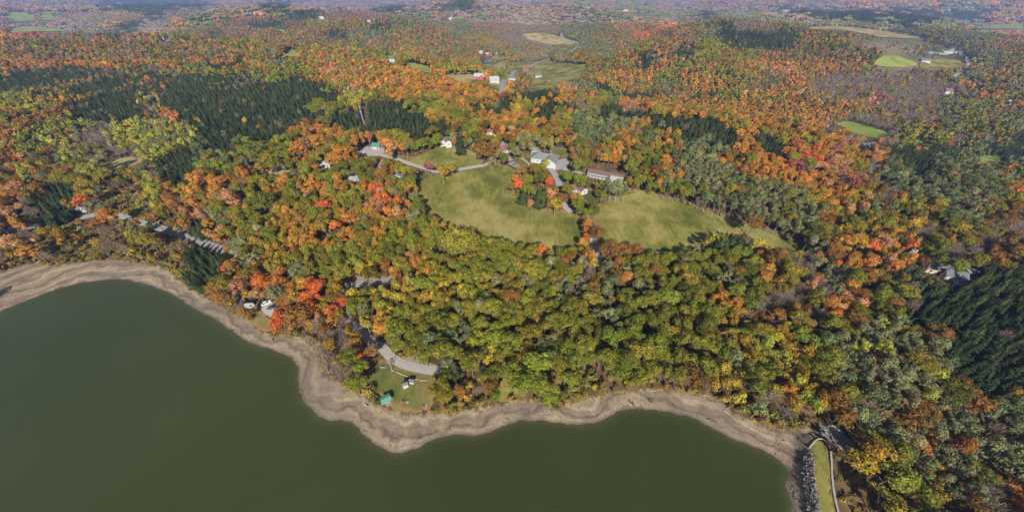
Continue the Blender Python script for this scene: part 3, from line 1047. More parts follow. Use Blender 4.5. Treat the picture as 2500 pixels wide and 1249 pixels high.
VALLEY = [(1080, 178), (1150, 172), (1185, 156), (1230, 148), (1300, 143), (1440, 154), (1428, 180), (1415, 202), (1340, 217), (1285, 226), (1215, 228), (1186, 210), (1120, 204)]
SPARSE = [np.array(VALLEY, float), np.array([(1960, 58), (2090, 62), (2260, 90), (2340, 120), (2360, 165), (2250, 172), (2120, 168), (2160, 130), (2020, 84)], float)]
_w = px_poly(VALLEY, 0, 3)
drape('field', _w, 'meadow_grass', 0.35, 14.0, jitter=2.0)
FIELDS = [
    ('field_grass', [(12, 28), (80, 26), (80, 36), (16, 38)]), ('field_grass', [(90, 26), (130, 26), (132, 34), (92, 36)]),
    ('field_grass', [(18, 42), (80, 38), (82, 52), (22, 56)]), ('field_grass', [(94, 38), (132, 38), (134, 50), (96, 52)]),
    ('field_grass', [(20, 66), (80, 60), (155, 68), (158, 78), (80, 78), (24, 80)]),
    ('field_grass', [(678, 143), (708, 122), (722, 124), (737, 138), (715, 140)]), ('field_grass', [(662, 76), (690, 72), (702, 76), (690, 80)]),
    ('field_grass', [(980, 155), (1010, 155), (1040, 162), (1058, 174), (1050, 180), (1015, 172)]),
    ('dry_grass', [(1090, 184), (1155, 184), (1160, 196), (1140, 202), (1118, 198)]),
    ('meadow_grass', [(1232, 166), (1270, 156), (1302, 160), (1296, 168), (1250, 174)]),
    ('meadow_grass', [(1305, 172), (1340, 153), (1400, 160), (1440, 158), (1424, 168), (1412, 196), (1370, 196), (1330, 194), (1310, 184)]),
    ('dry_grass', [(1202, 164), (1222, 154), (1236, 162), (1218, 168)]),
    ('meadow_grass', [(1190, 206), (1226, 202), (1224, 222), (1192, 218)]), ('meadow_grass', [(1284, 212), (1310, 200), (1332, 204), (1330, 214), (1298, 220)]),
    ('dry_grass', [(1276, 84), (1320, 82), (1372, 92), (1404, 106), (1386, 111), (1330, 108), (1290, 98)]),
    ('meadow_grass', [(1196, 136), (1232, 138), (1236, 146), (1210, 150)]),
    ('field_grass', [(2132, 156), (2164, 137), (2200, 141), (2238, 158), (2200, 166), (2150, 164)]),
    ('meadow_grass', [(2246, 156), (2290, 144), (2342, 150), (2338, 166), (2262, 168)]),
    ('dry_grass', [(1966, 60), (2080, 64), (2150, 74), (2250, 92), (2190, 94), (2060, 74), (1980, 72)]),
    ('field_grass', [(2380, 66), (2440, 56), (2510, 55), (2510, 72), (2420, 72)]),
    ('field_grass', [(2038, 297), (2085, 300), (2168, 322), (2176, 332), (2130, 338), (2082, 326)]),
    ('field_grass', [(2220, 340), (2250, 342), (2290, 356), (2256, 358)]), ('field_grass', [(1925, 305), (1952, 310), (1948, 316), (1928, 312)]),
    ('dry_grass', [(1860, 30), (1905, 30), (1935, 40), (1880, 38)]), ('field_grass', [(1085, 40), (1140, 38), (1140, 46), (1090, 48)]),
    ('dry_grass', [(1490, 24), (1560, 24), (1555, 30), (1500, 30)]),
    ('field_grass', [(2385, 380), (2440, 378), (2450, 400), (2400, 402)]),
]
for mt, pts in FIELDS:
    w = px_poly(pts, 0, 3)
    st = max(6.0, np.ptp(w[:, 0]) / 24, np.ptp(w[:, 1]) / 24)
    drape('field', w, mt, 0.3 + 0.0008 * np.linalg.norm(w.mean(0)), st, jitter=st * 0.2)
    CLEAR.append(np.array(pts, float))
pd = px_poly([(1174, 149), (1182, 143), (1196, 142), (1206, 147), (1200, 153), (1184, 155)], 0, 4)
o = drape('pond', pd, 'pond_water', 1.2, 6.0)
me = o.data
zf = max(v.co.z for v in me.vertices)
CLEAR.append(np.array([(1172, 150), (1182, 142), (1206, 142), (1206, 156), (1180, 158)], float))

ROAD_LINES = []


def road_px(name, pts, width, mat, lift=0.2, vis=True, buf=None):
    L = road(name, pts, width, mat, lift)
    if vis:
        w = [hit(a, b) for a, b in pts]
        for (a, b), p, q in zip(zip(pts[:-1], pts[1:]), w[:-1], w[1:]):
            h = (buf or (width * 0.42 * FPX / p[3]))
            a_, b_ = np.array(a, float), np.array(b, float)
            n = np.array([-(b_ - a_)[1], (b_ - a_)[0]])
            n = n / (np.linalg.norm(n) + 1e-9) * h
            CLEAR.append(np.array([a_ + n, b_ + n, b_ - n, a_ - n]))
    return L


road_px('lake_road', [(-40, 580), (40, 560), (120, 546), (200, 531), (250, 523), (300, 528)], 5.2, 'asphalt', 0.22, buf=5)
road_px('lake_road', [(300, 528), (345, 543), (400, 560), (450, 577), (500, 594), (540, 608)], 5.2, 'asphalt', 0.24)
road('lake_road', [(540, 608), (600, 632), (680, 655), (760, 678), (810, 692)], 6.0, 'asphalt', 0.2)
road_px('lake_road', [(838, 697), (872, 694), (915, 690), (960, 688)], 5.0, 'asphalt', 0.2)
road('park_lane', [(850, 700), (828, 730), (840, 762), (862, 790)], 3.4, 'gravel', 0.22)
road_px('park_lane', [(862, 790), (882, 808), (905, 832), (935, 850), (955, 872), (985, 888), (1020, 898), (1050, 903), (1078, 905)], 4.2, 'gravel', 0.2)
road('park_lane', [(1078, 905), (1110, 900), (1150, 890), (1200, 884)], 3.0, 'dirt', 0.2)
road_px('park_lane', [(1225, 883), (1240, 886), (1256, 890)], 2.6, 'dirt', 0.2)
road_px('meadow_lane', [(1446, 582), (1450, 600), (1459, 628), (1466, 650)], 3.8, 'gravel', 0.24, buf=8)
road_px('loop_drive', [(1378, 494), (1381, 507), (1392, 515), (1408, 516), (1420, 511)], 4.6, 'gravel', 0.24, buf=8)
road_px('drive', [(1366, 455), (1362, 440), (1352, 422), (1345, 410), (1372, 397), (1392, 391)], 5.2, 'asphalt', 0.24, buf=11)
road_px('drive', [(1376, 413), (1398, 418), (1424, 424)], 3.4, 'gravel', 0.24)
road_px('hill_road', [(912, 374), (940, 381), (970, 389), (1000, 400), (1040, 412), (1070, 420), (1120, 414), (1182, 404)], 4.6, 'gravel', 0.26)
road('hill_road', [(1182, 404), (1205, 392), (1225, 376), (1250, 392)], 4.0, 'gravel', 0.24)
road_px('foot_path', [(1272, 386), (1284, 394), (1294, 404)], 1.8, 'gravel', 0.28)
road_px('valley_road', [(1226, 232), (1228, 212), (1233, 197), (1252, 180), (1290, 165), (1320, 152), (1346, 144)], 8.0, 'asphalt', 1.0, buf=3)
road_px('valley_road', [(1392, 128), (1404, 120), (1412, 110), (1402, 103), (1376, 95), (1370, 82)], 8.0, 'asphalt', 1.5, buf=2.5)
road_px('valley_road', [(1090, 182), (1120, 181), (1152, 181)], 6.0, 'gravel', 1.3, buf=1.5)
road_px('valley_road', [(412, 104), (414, 92), (408, 70), (405, 52)], 9.0, 'asphalt', 2.0, buf=2.5)
road_px('farm_road', [(2328, 190), (2345, 177), (2364, 162), (2362, 146), (2344, 128), (2338, 108)], 8.0, 'asphalt', 1.0, buf=4)
open_px('gravel_lot', [(868, 365), (895, 358), (938, 362), (934, 378), (915, 382), (890, 380)], 'gravel', 0.22, 3.0)
open_px('parking_lot', [(1298, 363), (1308, 360), (1322, 372), (1342, 380), (1318, 384), (1298, 384)], 'asphalt', 0.26, 3.0)
open_px('parking_lot', [(1222, 346), (1234, 345), (1232, 360), (1222, 362)], 'asphalt', 0.26, 3.0)
open_px('parking_lot', [(1372, 388), (1388, 388), (1382, 412), (1345, 416), (1340, 404)], 'asphalt', 0.2, 3.0)
open_px('gravel_lot', [(634, 752), (642, 740), (660, 736), (672, 745), (664, 772), (655, 772)], 'gravel', 0.22, 1.5, 0.2)
open_px('dirt_clearing', [(985, 880), (1005, 865), (1040, 880), (1070, 892), (1040, 898), (1005, 892)], 'dirt', 0.1, 1.5, clear=False)
open_px('dirt_clearing', [(830, 682), (860, 670), (900, 678), (960, 672), (975, 684), (900, 690), (840, 694)], 'dirt', 0.12, 2.0, clear=False)
CLEAR.append(np.array([(852, 676), (900, 684), (960, 676), (968, 684), (900, 688), (848, 692)], float))
open_px('gravel_lot', [(2268, 128), (2320, 122), (2334, 128), (2322, 134), (2280, 134)], 'gravel', 1.5, 12, clear=False)


# ------------------------------------------------------------------ tree shapes (shared meshes)
def ico(sub=0):
    bm = bmesh.new()
    bmesh.ops.create_icosphere(bm, subdivisions=sub + 1, radius=1.0)
    v = np.array([x.co[:] for x in bm.verts])
    f = [tuple(x.index for x in q.verts) for q in bm.faces]
    bm.free()
    return v, f


ICO0, ICO0F = ico(0)
ICO1, ICO1F = ico(1)


def unit(v):
    return v / (np.linalg.norm(v, axis=-1, keepdims=True) + 1e-9)


def cards(pts, nrm, size, R, elong=1.35, bend=0.25):
    """leaf clumps: bent irregular quads centred on pts, facing nrm"""
    n = len(pts)
    u = unit(np.cross(nrm, unit(R.normal(size=(n, 3)))))
    w = np.cross(nrm, u)
    sz = np.asarray(size)[:, None] * (0.7 + 0.6 * R.random((n, 1)))
    k = lambda: 0.75 + 0.5 * R.random((n, 1))
    a = pts + u * sz * elong * 0.5 * k()
    b = pts + w * sz * 0.5 * k() - nrm * sz * bend * R.random((n, 1))
    c = pts - u * sz * elong * 0.5 * k()
    d = pts - w * sz * 0.5 * k() - nrm * sz * bend * R.random((n, 1))
    V = np.stack([a, b, c, d], 1).reshape(-1, 3)
    F = [(4 * i, 4 * i + 1, 4 * i + 2, 4 * i + 3) for i in range(n)]
    return V, F


def trunk_mb(h, r, limbs, R, spread, lean=0.0, z_from=0.35):
    m = MB()
    p = Vector((0, 0, -0.8))
    k = 4
    ax = []
    for i in range(k + 1):
        t = i / k
        ax.append(Vector((lean * t * h + (R.random() - .5) * r * 1.2 * t, (R.random() - .5) * r * 1.2 * t, -0.8 + (h * 0.86 + .8) * t)))
    for i in range(k):
        m.tube(ax[i], ax[i + 1], r * (1 - 0.85 * i / k) * (1.25 if i == 0 else 1), r * (1 - 0.85 * (i + 1) / k), 6, False)
    for i in range(limbs):
        t = z_from + (0.8 - z_from) * (i + R.random()) / limbs
        q = Vector((lean * t * h, 0, h * 0.86 * t))
        a = i * 2.4 + R.random()
        L = spread * (0.6 + 0.4 * R.random()) * (1.15 - t * 0.6)
        e = q + Vector((math.cos(a) * L, math.sin(a) * L, L * (0.55 + 0.5 * R.random())))
        mid = q.lerp(e, 0.5) + Vector((0, 0, -0.06 * L))
        m.tube(q, mid, r * 0.42, r * 0.26, 5, False)
        m.tube(mid, e, r * 0.26, r * 0.07, 5, False)
    return m


class Tmpl:
    pass


def finish(name, crown, trunk, crown_mat, bark, size):
    t = Tmpl()
    t.name, t.h, t.R = name, size[0], size[1]
    V, F, var = crown
    t.crown = mesh(name + '_crown', V, F, crown_mat, var=var)
    t.trunk = mesh(name + '_trunk', trunk.v, trunk.f, bark)
    nv = len(trunk.v)
    t.whole = mesh(name, list(map(tuple, V)) + trunk.v, list(F) + [tuple(i + len(V) for i in f) for f in trunk.f], [crown_mat, bark],
                   mat_idx=[0] * len(F) + [1] * len(trunk.f), var=list(var) + [0.5] * len(trunk.f))
    return t


def broad(name, seed, h, R_, n_leaf, lobes, z0=0.36, narrow=1.0, leaf=0.8, core=0.74, bark='bark', upright=0.0, limbs=5):
    R = np.random.default_rng(seed)
    rz = h * (1 - z0) / 2
    zc = h * z0 + rz
    L = []
    for i in range(lobes):
        # lobes spread over a dome; the top ones larger
        for _ in range(30):
            d = unit(R.normal(size=3))
            if d[2] > -0.45:
                break
        f = (0.45 + 0.35 * R.random()) if i else 0.15
        c = np.array([d[0] * R_ * f, d[1] * R_ * f, zc + d[2] * rz * (0.62 + 0.12 * upright)])
        r = R_ * (0.2 + 0.32 * R.random() ** 1.3) * (17 / max(lobes, 9)) ** 0.25 * (1.15 if i == 0 else 1)
        L.append((c, np.array([r * (0.85 + 0.4 * R.random()), r * (0.85 + 0.4 * R.random()), r * (0.78 + 0.3 * R.random() + 0.5 * upright)])))
    V = []
    F = []
    var = []
    for c, r in L:
        b = len(V)
        vv = ICO0 * (1 + 0.16 * R.normal(size=(len(ICO0), 1)))
        V += list(c + vv * r * core)
        F += [tuple(b + i for i in f) for f in ICO0F]
        var += list(0.25 + 0.5 * R.random(len(ICO0F)))
    wts = np.array([r[0] ** 2 for _, r in L])
    cnt = np.maximum(4, (n_leaf * wts / wts.sum()).astype(int))
    P = []
    Nn = []
    Vr = []
    for (c, r), k in zip(L, cnt):
        lobe_v = R.random()
        d = unit(R.normal(size=(k * 2, 3)))
        d[:, 2] = np.where(d[:, 2] < -0.35, -d[:, 2], d[:, 2])
        p = c + d * r * (0.9 + 0.2 * R.random((len(d), 1)))
        keep = np.ones(len(d), bool)
        for c2, r2 in L:
            if c2 is c:
                continue
            keep &= (((p - c2) / (r2 * 0.88)) ** 2).sum(1) > 1
        p, d = p[keep][:k], d[keep][:k]
        P.append(p)
        Nn.append(unit(d + 0.55 * R.normal(size=d.shape)))
        Vr += list(np.clip(lobe_v * 0.5 + 0.5 * R.random(len(p)), 0, 1))
    P = np.vstack(P)
    Nn = np.vstack(Nn)
    V2, F2 = cards(P, Nn, np.full(len(P), leaf), R)
    b = len(V)
    V = np.vstack([np.array(V), V2])
    F += [tuple(b + i for i in f) for f in F2]
    var += Vr
    tr = trunk_mb(h * 0.8, 0.024 * h * (0.65 if narrow < 1 else 1), limbs, R, R_ * 0.62)
    return finish(name, (V, F, var), tr, 'foliage', bark, (h, R_))


def spruce(name, seed, h, R_, tiers, per, droop=0.35, mat='needles', rag=0.2):
    R = np.random.default_rng(seed)
    V = []
    F = []
    var = []
    # dense inside
    n = 7
    rings = 4
    b0 = 0
    for i in range(rings):
        t = i / (rings - 1)
        for k in range(n):
            a = 2 * math.pi * k / n
            rr = R_ * 0.5 * (1 - t) ** 0.9 * (0.8 + 0.4 * R.random())
            V.append((math.cos(a) * rr, math.sin(a) * rr, h * (0.12 + 0.82 * t)))
    for i in range(rings - 1):
        for k in range(n):
            F.append((i * n + k, i * n + (k + 1) % n, (i + 1) * n + (k + 1) % n, (i + 1) * n + k))
            var.append(0.2 + 0.3 * R.random())
    for i in range(tiers):
        t = (i + 0.3 * R.random()) / tiers
        z = h * (0.10 + 0.88 * t)
        L0 = R_ * (1 - t) ** 0.8 + 0.15
        for k in range(max(3, int(per * (1 - 0.55 * t)))):
            a = 2 * math.pi * (k + R.random() * 0.8) / max(3, int(per * (1 - 0.55 * t))) + i * 1.3
            L = L0 * (1 - rag + 2 * rag * R.random())
            dr = droop * L * (0.6 + 0.8 * R.random())
            d = np.array([math.cos(a), math.sin(a), 0])
            s = np.array([-math.sin(a), math.cos(a), 0])
            wd = L * (0.32 + 0.14 * R.random())
            o = np.array([0, 0, z])
            p0 = o + d * 0.1 * L
            p1 = o + d * L * 0.55 + s * wd + np.array([0, 0, -dr * 0.55])
            p2 = o + d * L + np.array([0, 0, -dr * (0.7 + 0.4 * R.random())])
            p3 = o + d * L * 0.55 - s * wd + np.array([0, 0, -dr * 0.55])
            pm = o + d * L * 0.5 + np.array([0, 0, -dr * 0.1 + 0.12 * L])
            b = len(V)
            V += [tuple(p0), tuple(p1), tuple(p2), tuple(p3), tuple(pm)]
            F += [(b, b + 1, b + 4), (b + 1, b + 2, b + 4), (b + 2, b + 3, b + 4), (b + 3, b, b + 4)]
            q = R.random()
            var += [q, q, q, q]
    m = MB()
    m.tube((0, 0, -0.8), (0, 0, h * 0.97), 0.017 * h, 0.02, 6, False)
    return finish(name, (np.array(V), F, var), m, mat, 'bark', (h, R_))


def bare(name, seed, h, R_, twigs, bark):
    R = np.random.default_rng(seed)
    m = trunk_mb(h, 0.018 * h, 9, R, R_ * 0.8, z_from=0.3)
    # twigs: fine slivers that make a haze of branches
    n = twigs
    d = unit(R.normal(size=(n, 3)))
    d[:, 2] = np.abs(d[:, 2])
    rad = R.random((n, 1)) ** 0.4
    p = d * rad * np.array([R_ * 0.85, R_ * 0.85, h * 0.5]) + np.array([0, 0, h * 0.42])
    up = unit(d * np.array([1, 1, 0.6]) + np.array([0, 0, 0.8]) + 0.35 * R.normal(size=(n, 3)))
    s = unit(np.cross(up, R.normal(size=(n, 3))))
    ln = (0.9 + 1.3 * R.random((n, 1)))
    tw = 0.16 if name.startswith('far') else 0.075
    V = np.stack([p - s * tw, p + s * tw, p + up * ln + s * 0.01], 1).reshape(-1, 3)
    F = [(3 * i, 3 * i + 1, 3 * i + 2) for i in range(n)]
    return finish(name, (V, F, list(R.random(n))), m, 'foliage', bark, (h, R_))


def shrub(name, seed, h, R_, n, lobes):
    return broad(name, seed, h, R_, n, lobes, z0=0.05, leaf=0.5, core=0.66, limbs=3)


T = {
    'oak': [broad('oak_' + c, 100 + i, 16, 5.4, 1300, l, z, leaf=lf, core=0.66, upright=u) for i, (c, l, z, lf, u) in enumerate(
        (('a', 17, .34, .5, 0), ('b', 26, .38, .46, 0), ('c', 13, .3, .52, .2), ('d', 30, .4, .46, 0), ('e', 21, .34, .5, .1), ('f', 16, .42, .5, -.1), ('g', 24, .3, .48, .2)))],
    'maple': [broad('maple_' + c, 200 + i, 15, 4.6, 950, l, z, leaf=lf, core=0.64, upright=u) for i, (c, l, z, lf, u) in enumerate(
        (('a', 15, .28, .48, .3), ('b', 12, .25, .5, .5), ('c', 21, .3, .46, .2), ('d', 17, .26, .48, .35), ('e', 24, .22, .46, .1), ('f', 13, .34, .48, .4)))],
    'birch': [broad('birch_a', 21, 14, 3.5, 495, 11, 0.3, 0.8, 0.51, 0.5, 'pale_bark', 0.7), broad('birch_b', 22, 14, 3.5, 495, 13, 0.34, 0.8, 0.51, 0.45, 'pale_bark', 0.6),
              broad('birch_c', 23, 14, 3.5, 510, 9, 0.3, 0.8, 0.55, 0.55, 'pale_bark', 0.8)],
    'poplar': [broad('poplar_a', 31, 16, 3.7, 570, 13, 0.3, 0.8, 0.51, 0.6, 'pale_bark', 0.8), broad('poplar_b', 32, 16, 3.7, 570, 16, 0.34, 0.8, 0.50, 0.55, 'pale_bark', 0.7),
               broad('poplar_c', 33, 16, 3.7, 570, 11, 0.28, 0.8, 0.55, 0.6, 'pale_bark', 0.9)],
    'spruce': [spruce('spruce_a', 41, 15, 2.9, 15, 9), spruce('spruce_b', 42, 17, 3.3, 13, 9, 0.25, rag=0.35), spruce('pine_c', 43, 14, 3.2, 11, 9, 0.05, rag=0.42),
               spruce('spruce_d', 44, 17, 2.6, 17, 8, 0.45), spruce('pine_e', 45, 13, 3.4, 9, 10, -0.05, rag=0.45), spruce('spruce_f', 46, 16, 3.0, 12, 10, 0.2, rag=0.4)],
    'bare': [bare('bare_a', 51, 13, 3.4, 420, 'pale_bark'), bare('bare_b', 52, 13, 3.4, 380, 'twig'), bare('bare_c', 53, 13, 3.4, 460, 'pale_bark')],
    'shrub': [shrub('shrub_a', 61, 3.2, 2.1, 150, 7), shrub('shrub_b', 62, 3.2, 2.1, 150, 9), shrub('shrub_c', 63, 3.2, 2.1, 130, 6)],
}
# lighter shapes for the forest farther off
TF = {
    'oak': [broad('far_oak_a', 71, 16, 5.4, 110, 8, 0.3, leaf=1.7, core=0.85, limbs=0), broad('far_oak_b', 72, 16, 5.4, 110, 9, 0.3, leaf=1.7, core=0.85, limbs=0)],
    'maple': [broad('far_maple_a', 73, 15, 4.6, 100, 7, 0.25, leaf=1.5, core=0.85, upright=0.3, limbs=0), broad('far_maple_b', 74, 15, 4.6, 100, 8, 0.25, leaf=1.5, core=0.85, upright=0.3, limbs=0)],
    'birch': [broad('far_birch_a', 75, 14, 3.5, 80, 6, 0.25, leaf=1.3, core=0.75, upright=0.7, limbs=0)],
    'poplar': [broad('far_poplar_a', 76, 16, 3.7, 80, 7, 0.25, leaf=1.3, core=0.75, upright=0.8, limbs=0)],
    'spruce': [spruce('far_spruce_a', 77, 17, 2.9, 7, 7), spruce('far_spruce_b', 78, 17, 2.9, 8, 6, 0.3)],
    'bare': [bare('far_bare_a', 79, 13, 3.4, 240, 'twig')],
    'shrub': [shrub('far_shrub_a', 80, 3.2, 2.1, 50, 4)],
}


def clump(name, seed, conifer=False):
    """a stand of trees far away, a few pixels across"""
    R = np.random.default_rng(seed)
    V, F, var = [], [], []
    for k in range(9):
        a, rr = k * 2.4, 15 * math.sqrt((k + .3) / 9)
        c = np.array([math.cos(a) * rr, math.sin(a) * rr, 0]) + R.normal(size=3) * np.array([1.5, 1.5, 0])
        hh = 12 + 5 * R.random()
        q = R.random()
        b = len(V)
        if conifer:
            n = 6
            V += [tuple(c + np.array([math.cos(t) * 3.4, math.sin(t) * 3.4, 1.0])) for t in np.arange(n) * 2 * math.pi / n] + [tuple(c + np.array([0, 0, hh + 3]))]
            F += [(b + i, b + (i + 1) % n, b + n) for i in range(n)]
            var += [q] * n
        else:
            vv = ICO0 * (1 + 0.2 * R.normal(size=(len(ICO0), 1))) * np.array([5.2, 5.2, 5.5]) + c + np.array([0, 0, hh - 6])
            V += list(map(tuple, vv))
            F += [tuple(b + i for i in f) for f in ICO0F]
            var += list(np.clip(q + 0.25 * R.normal(size=len(ICO0F)), 0, 1))
    t = Tmpl()
    t.name, t.h, t.R = name, 15, 20
    t.whole = mesh(name, V, F, 'needles' if conifer else 'foliage', var=var)
    return t


TC = {'leaf': [clump('far_stand_a', 81), clump('far_stand_b', 82), clump('far_stand_c', 83)], 'needle': [clump('far_pines_a', 84, True), clump('far_pines_b', 85, True)]}


# ------------------------------------------------------------------ trees picked out in the photograph: crown centre px, crown width px, species, colour
PICK = [
    (779, 705, 44, 'maple', 'red'), (750, 729, 36, 'maple', 'red'), (768, 750, 34, 'maple', 'red'), (683, 784, 48, 'maple', 'red'),
    (731, 775, 60, 'maple', 'burnt'), (742, 760, 40, 'maple', 'orange'), (810, 760, 34, 'maple', 'red'), (813, 784, 30, 'maple', 'orange'), (835, 741, 28, 'maple', 'red'),
    (644, 688, 44, 'maple', 'red'), (631, 716, 30, 'maple', 'salmon'), (677, 715, 36, 'poplar', 'sage'), (584, 702, 36, 'maple', 'salmon'),
    (552, 659, 20, 'maple', 'red'), (668, 658, 16, 'maple', 'orange'), (711, 700, 28, 'maple', 'orange'), (723, 727, 30, 'birch', 'gold'),
    (697, 736, 30, 'maple', 'burnt'), (615, 634, 30, 'poplar', 'sage'), (595, 648, 26, 'poplar', 'sage'), (767, 658, 16, 'maple', 'crimson'), (1000, 628, 30, 'maple', 'salmon'),
    (1033, 729, 30, 'birch', 'gold'), (908, 858, 28, 'maple', 'salmon'), (884, 868, 20, 'maple', 'red'), (928, 803, 32, 'maple', 'orange'), (918, 790, 24, 'maple', 'orange'), (880, 897, 34, 'oak', 'oak_bright'),
    (899, 956, 30, 'shrub', 'scrub_gold'), (1070, 955, 44, 'oak', 'oak_olive'), (1090, 970, 36, 'oak', 'oak_olive'), (1120, 954, 28, 'maple', 'burnt'),
    (1198, 945, 36, 'oak', 'russet'), (1111, 900, 34, 'spruce', 'pine'), (1163, 832, 44, 'oak', 'oak_bright'), (1244, 836, 58, 'oak', 'oak_bright'),
    (1088, 858, 56, 'oak', 'oak_green'), (1280, 940, 64, 'oak', 'oak_bright'), (1310, 890, 60, 'oak', 'oak_bright'), (1345, 960, 44, 'oak', 'oak_bright'),
    (1380, 920, 40, 'oak', 'oak_bright'), (1500, 900, 56, 'oak', 'oak_bright'), (1182, 905, 22, 'bare', 'bare'), (1163, 952, 20, 'bare', 'bare'),
    (1628, 790, 20, 'maple', 'red'), (1762, 812, 26, 'maple', 'salmon'), (1449, 946, 13, 'birch', 'yellow'), (1733, 720, 22, 'maple', 'orange'), (1854, 774, 32, 'oak', 'russet'),
    (997, 497, 17, 'maple', 'red'), (997, 461, 30, 'birch', 'gold'), (790, 505, 34, 'maple', 'red'), (852, 536, 28, 'maple', 'orange'), (838, 520, 26, 'maple', 'orange'), (945, 520, 28, 'maple', 'orange'),
    (825, 556, 30, 'maple', 'red'), (716, 588, 26, 'maple', 'orange'), (1046, 406, 22, 'maple', 'crimson'), (1080, 424, 26, 'birch', 'gold'), (1097, 414, 28, 'oak', 'oak_olive'),
    (1190, 368, 44, 'oak', 'russet'), (1122, 340, 26, 'spruce', 'spruce'), (779, 346, 34, 'maple', 'orange'), (727, 370, 38, 'maple', 'orange'), (745, 352, 30, 'maple', 'salmon'),
    (836, 379, 44, 'maple', 'orange'), (815, 392, 34, 'maple', 'orange'), (1263, 452, 28, 'maple', 'red'), (1258, 440, 22, 'maple', 'orange'), (1342, 474, 18, 'maple', 'red'),
    (1271, 420, 22, 'birch', 'gold'), (1277, 474, 22, 'spruce', 'pine'), (1296, 501, 20, 'maple', 'salmon'), (1356, 501, 30, 'birch', 'gold'),
    (1451, 512, 28, 'oak', 'oak_dark'), (1427, 520, 28, 'oak', 'oak_green'), (1435, 550, 30, 'maple', 'orange'), (1432, 577, 18, 'maple', 'red'), (1459, 570, 34, 'oak', 'russet'),
    (1334, 399, 17, 'birch', 'yellow'), (1322, 614, 28, 'maple', 'red'), (1438, 624, 34, 'maple', 'orange'), (1487, 614, 46, 'oak', 'russet'), (1557, 618, 40, 'oak', 'russet'), (1520, 612, 40, 'oak', 'russet'),
    (1258, 374, 24, 'poplar', 'sage'), (1476, 452, 36, 'poplar', 'sage'), (1508, 462, 40, 'poplar', 'sage'), (1492, 468, 34, 'poplar', 'sage'), (1525, 470, 32, 'poplar', 'blue_green'), (1536, 444, 22, 'birch', 'gold'),
    (1384, 466, 28, 'oak', 'oak_green'), (1790, 592, 30, 'spruce', 'pine'), (1812, 584, 30, 'spruce', 'spruce'), (1772, 602, 28, 'spruce', 'pine'), (1830, 598, 26, 'spruce', 'pine'), (1752, 600, 26, 'spruce', 'spruce'),
    (1845, 598, 30, 'birch', 'yellow'), (1890, 628, 22, 'bare', 'bare'), (1935, 628, 22, 'bare', 'bare'), (1968, 624, 22, 'bare', 'bare'),
    (198, 496, 32, 'maple', 'red'), (232, 505, 32, 'poplar', 'sage'), (272, 535, 42, 'maple', 'orange'), (331, 547, 20, 'maple', 'orange'), (54, 598, 52, 'maple', 'salmon'), (70, 612, 40, 'maple', 'orange'),
    (518, 552, 28, 'maple', 'orange'), (571, 487, 46, 'maple', 'salmon'), (646, 492, 54, 'oak', 'oak_dark'), (484, 447, 42, 'maple', 'orange'), (545, 445, 34, 'maple', 'orange'), (470, 470, 30, 'maple', 'orange'),
    (1130, 590, 70, 'oak', 'oak_olive'), (1100, 600, 60, 'oak', 'oak_green'), (1150, 600, 56, 'oak', 'oak_olive'), (946, 893, 14, 'bare', 'bare'),
    (1318, 470, 30, 'spruce', 'pine'), (1300, 470, 28, 'oak', 'oak_green'), (1330, 485, 28, 'oak', 'oak_dark'), (1290, 440, 30, 'oak', 'oak_olive'), (1315, 440, 30, 'oak', 'oak_dark'),
    (2105, 1135, 50, 'birch', 'gold'), (2180, 1165, 76, 'oak', 'oak_bright'), (2130, 1105, 60, 'birch', 'gold'), (2165, 1235, 70, 'oak', 'oak_olive'),
    (2215, 605, 30, 'maple', 'red'), (2095, 600, 44, 'maple', 'orange'), (2060, 590, 34, 'maple', 'orange'), (2120, 640, 36, 'maple', 'orange'),
]
HOUSE_SPOTS = []     # (px, py, half width, up, down) kept in sight

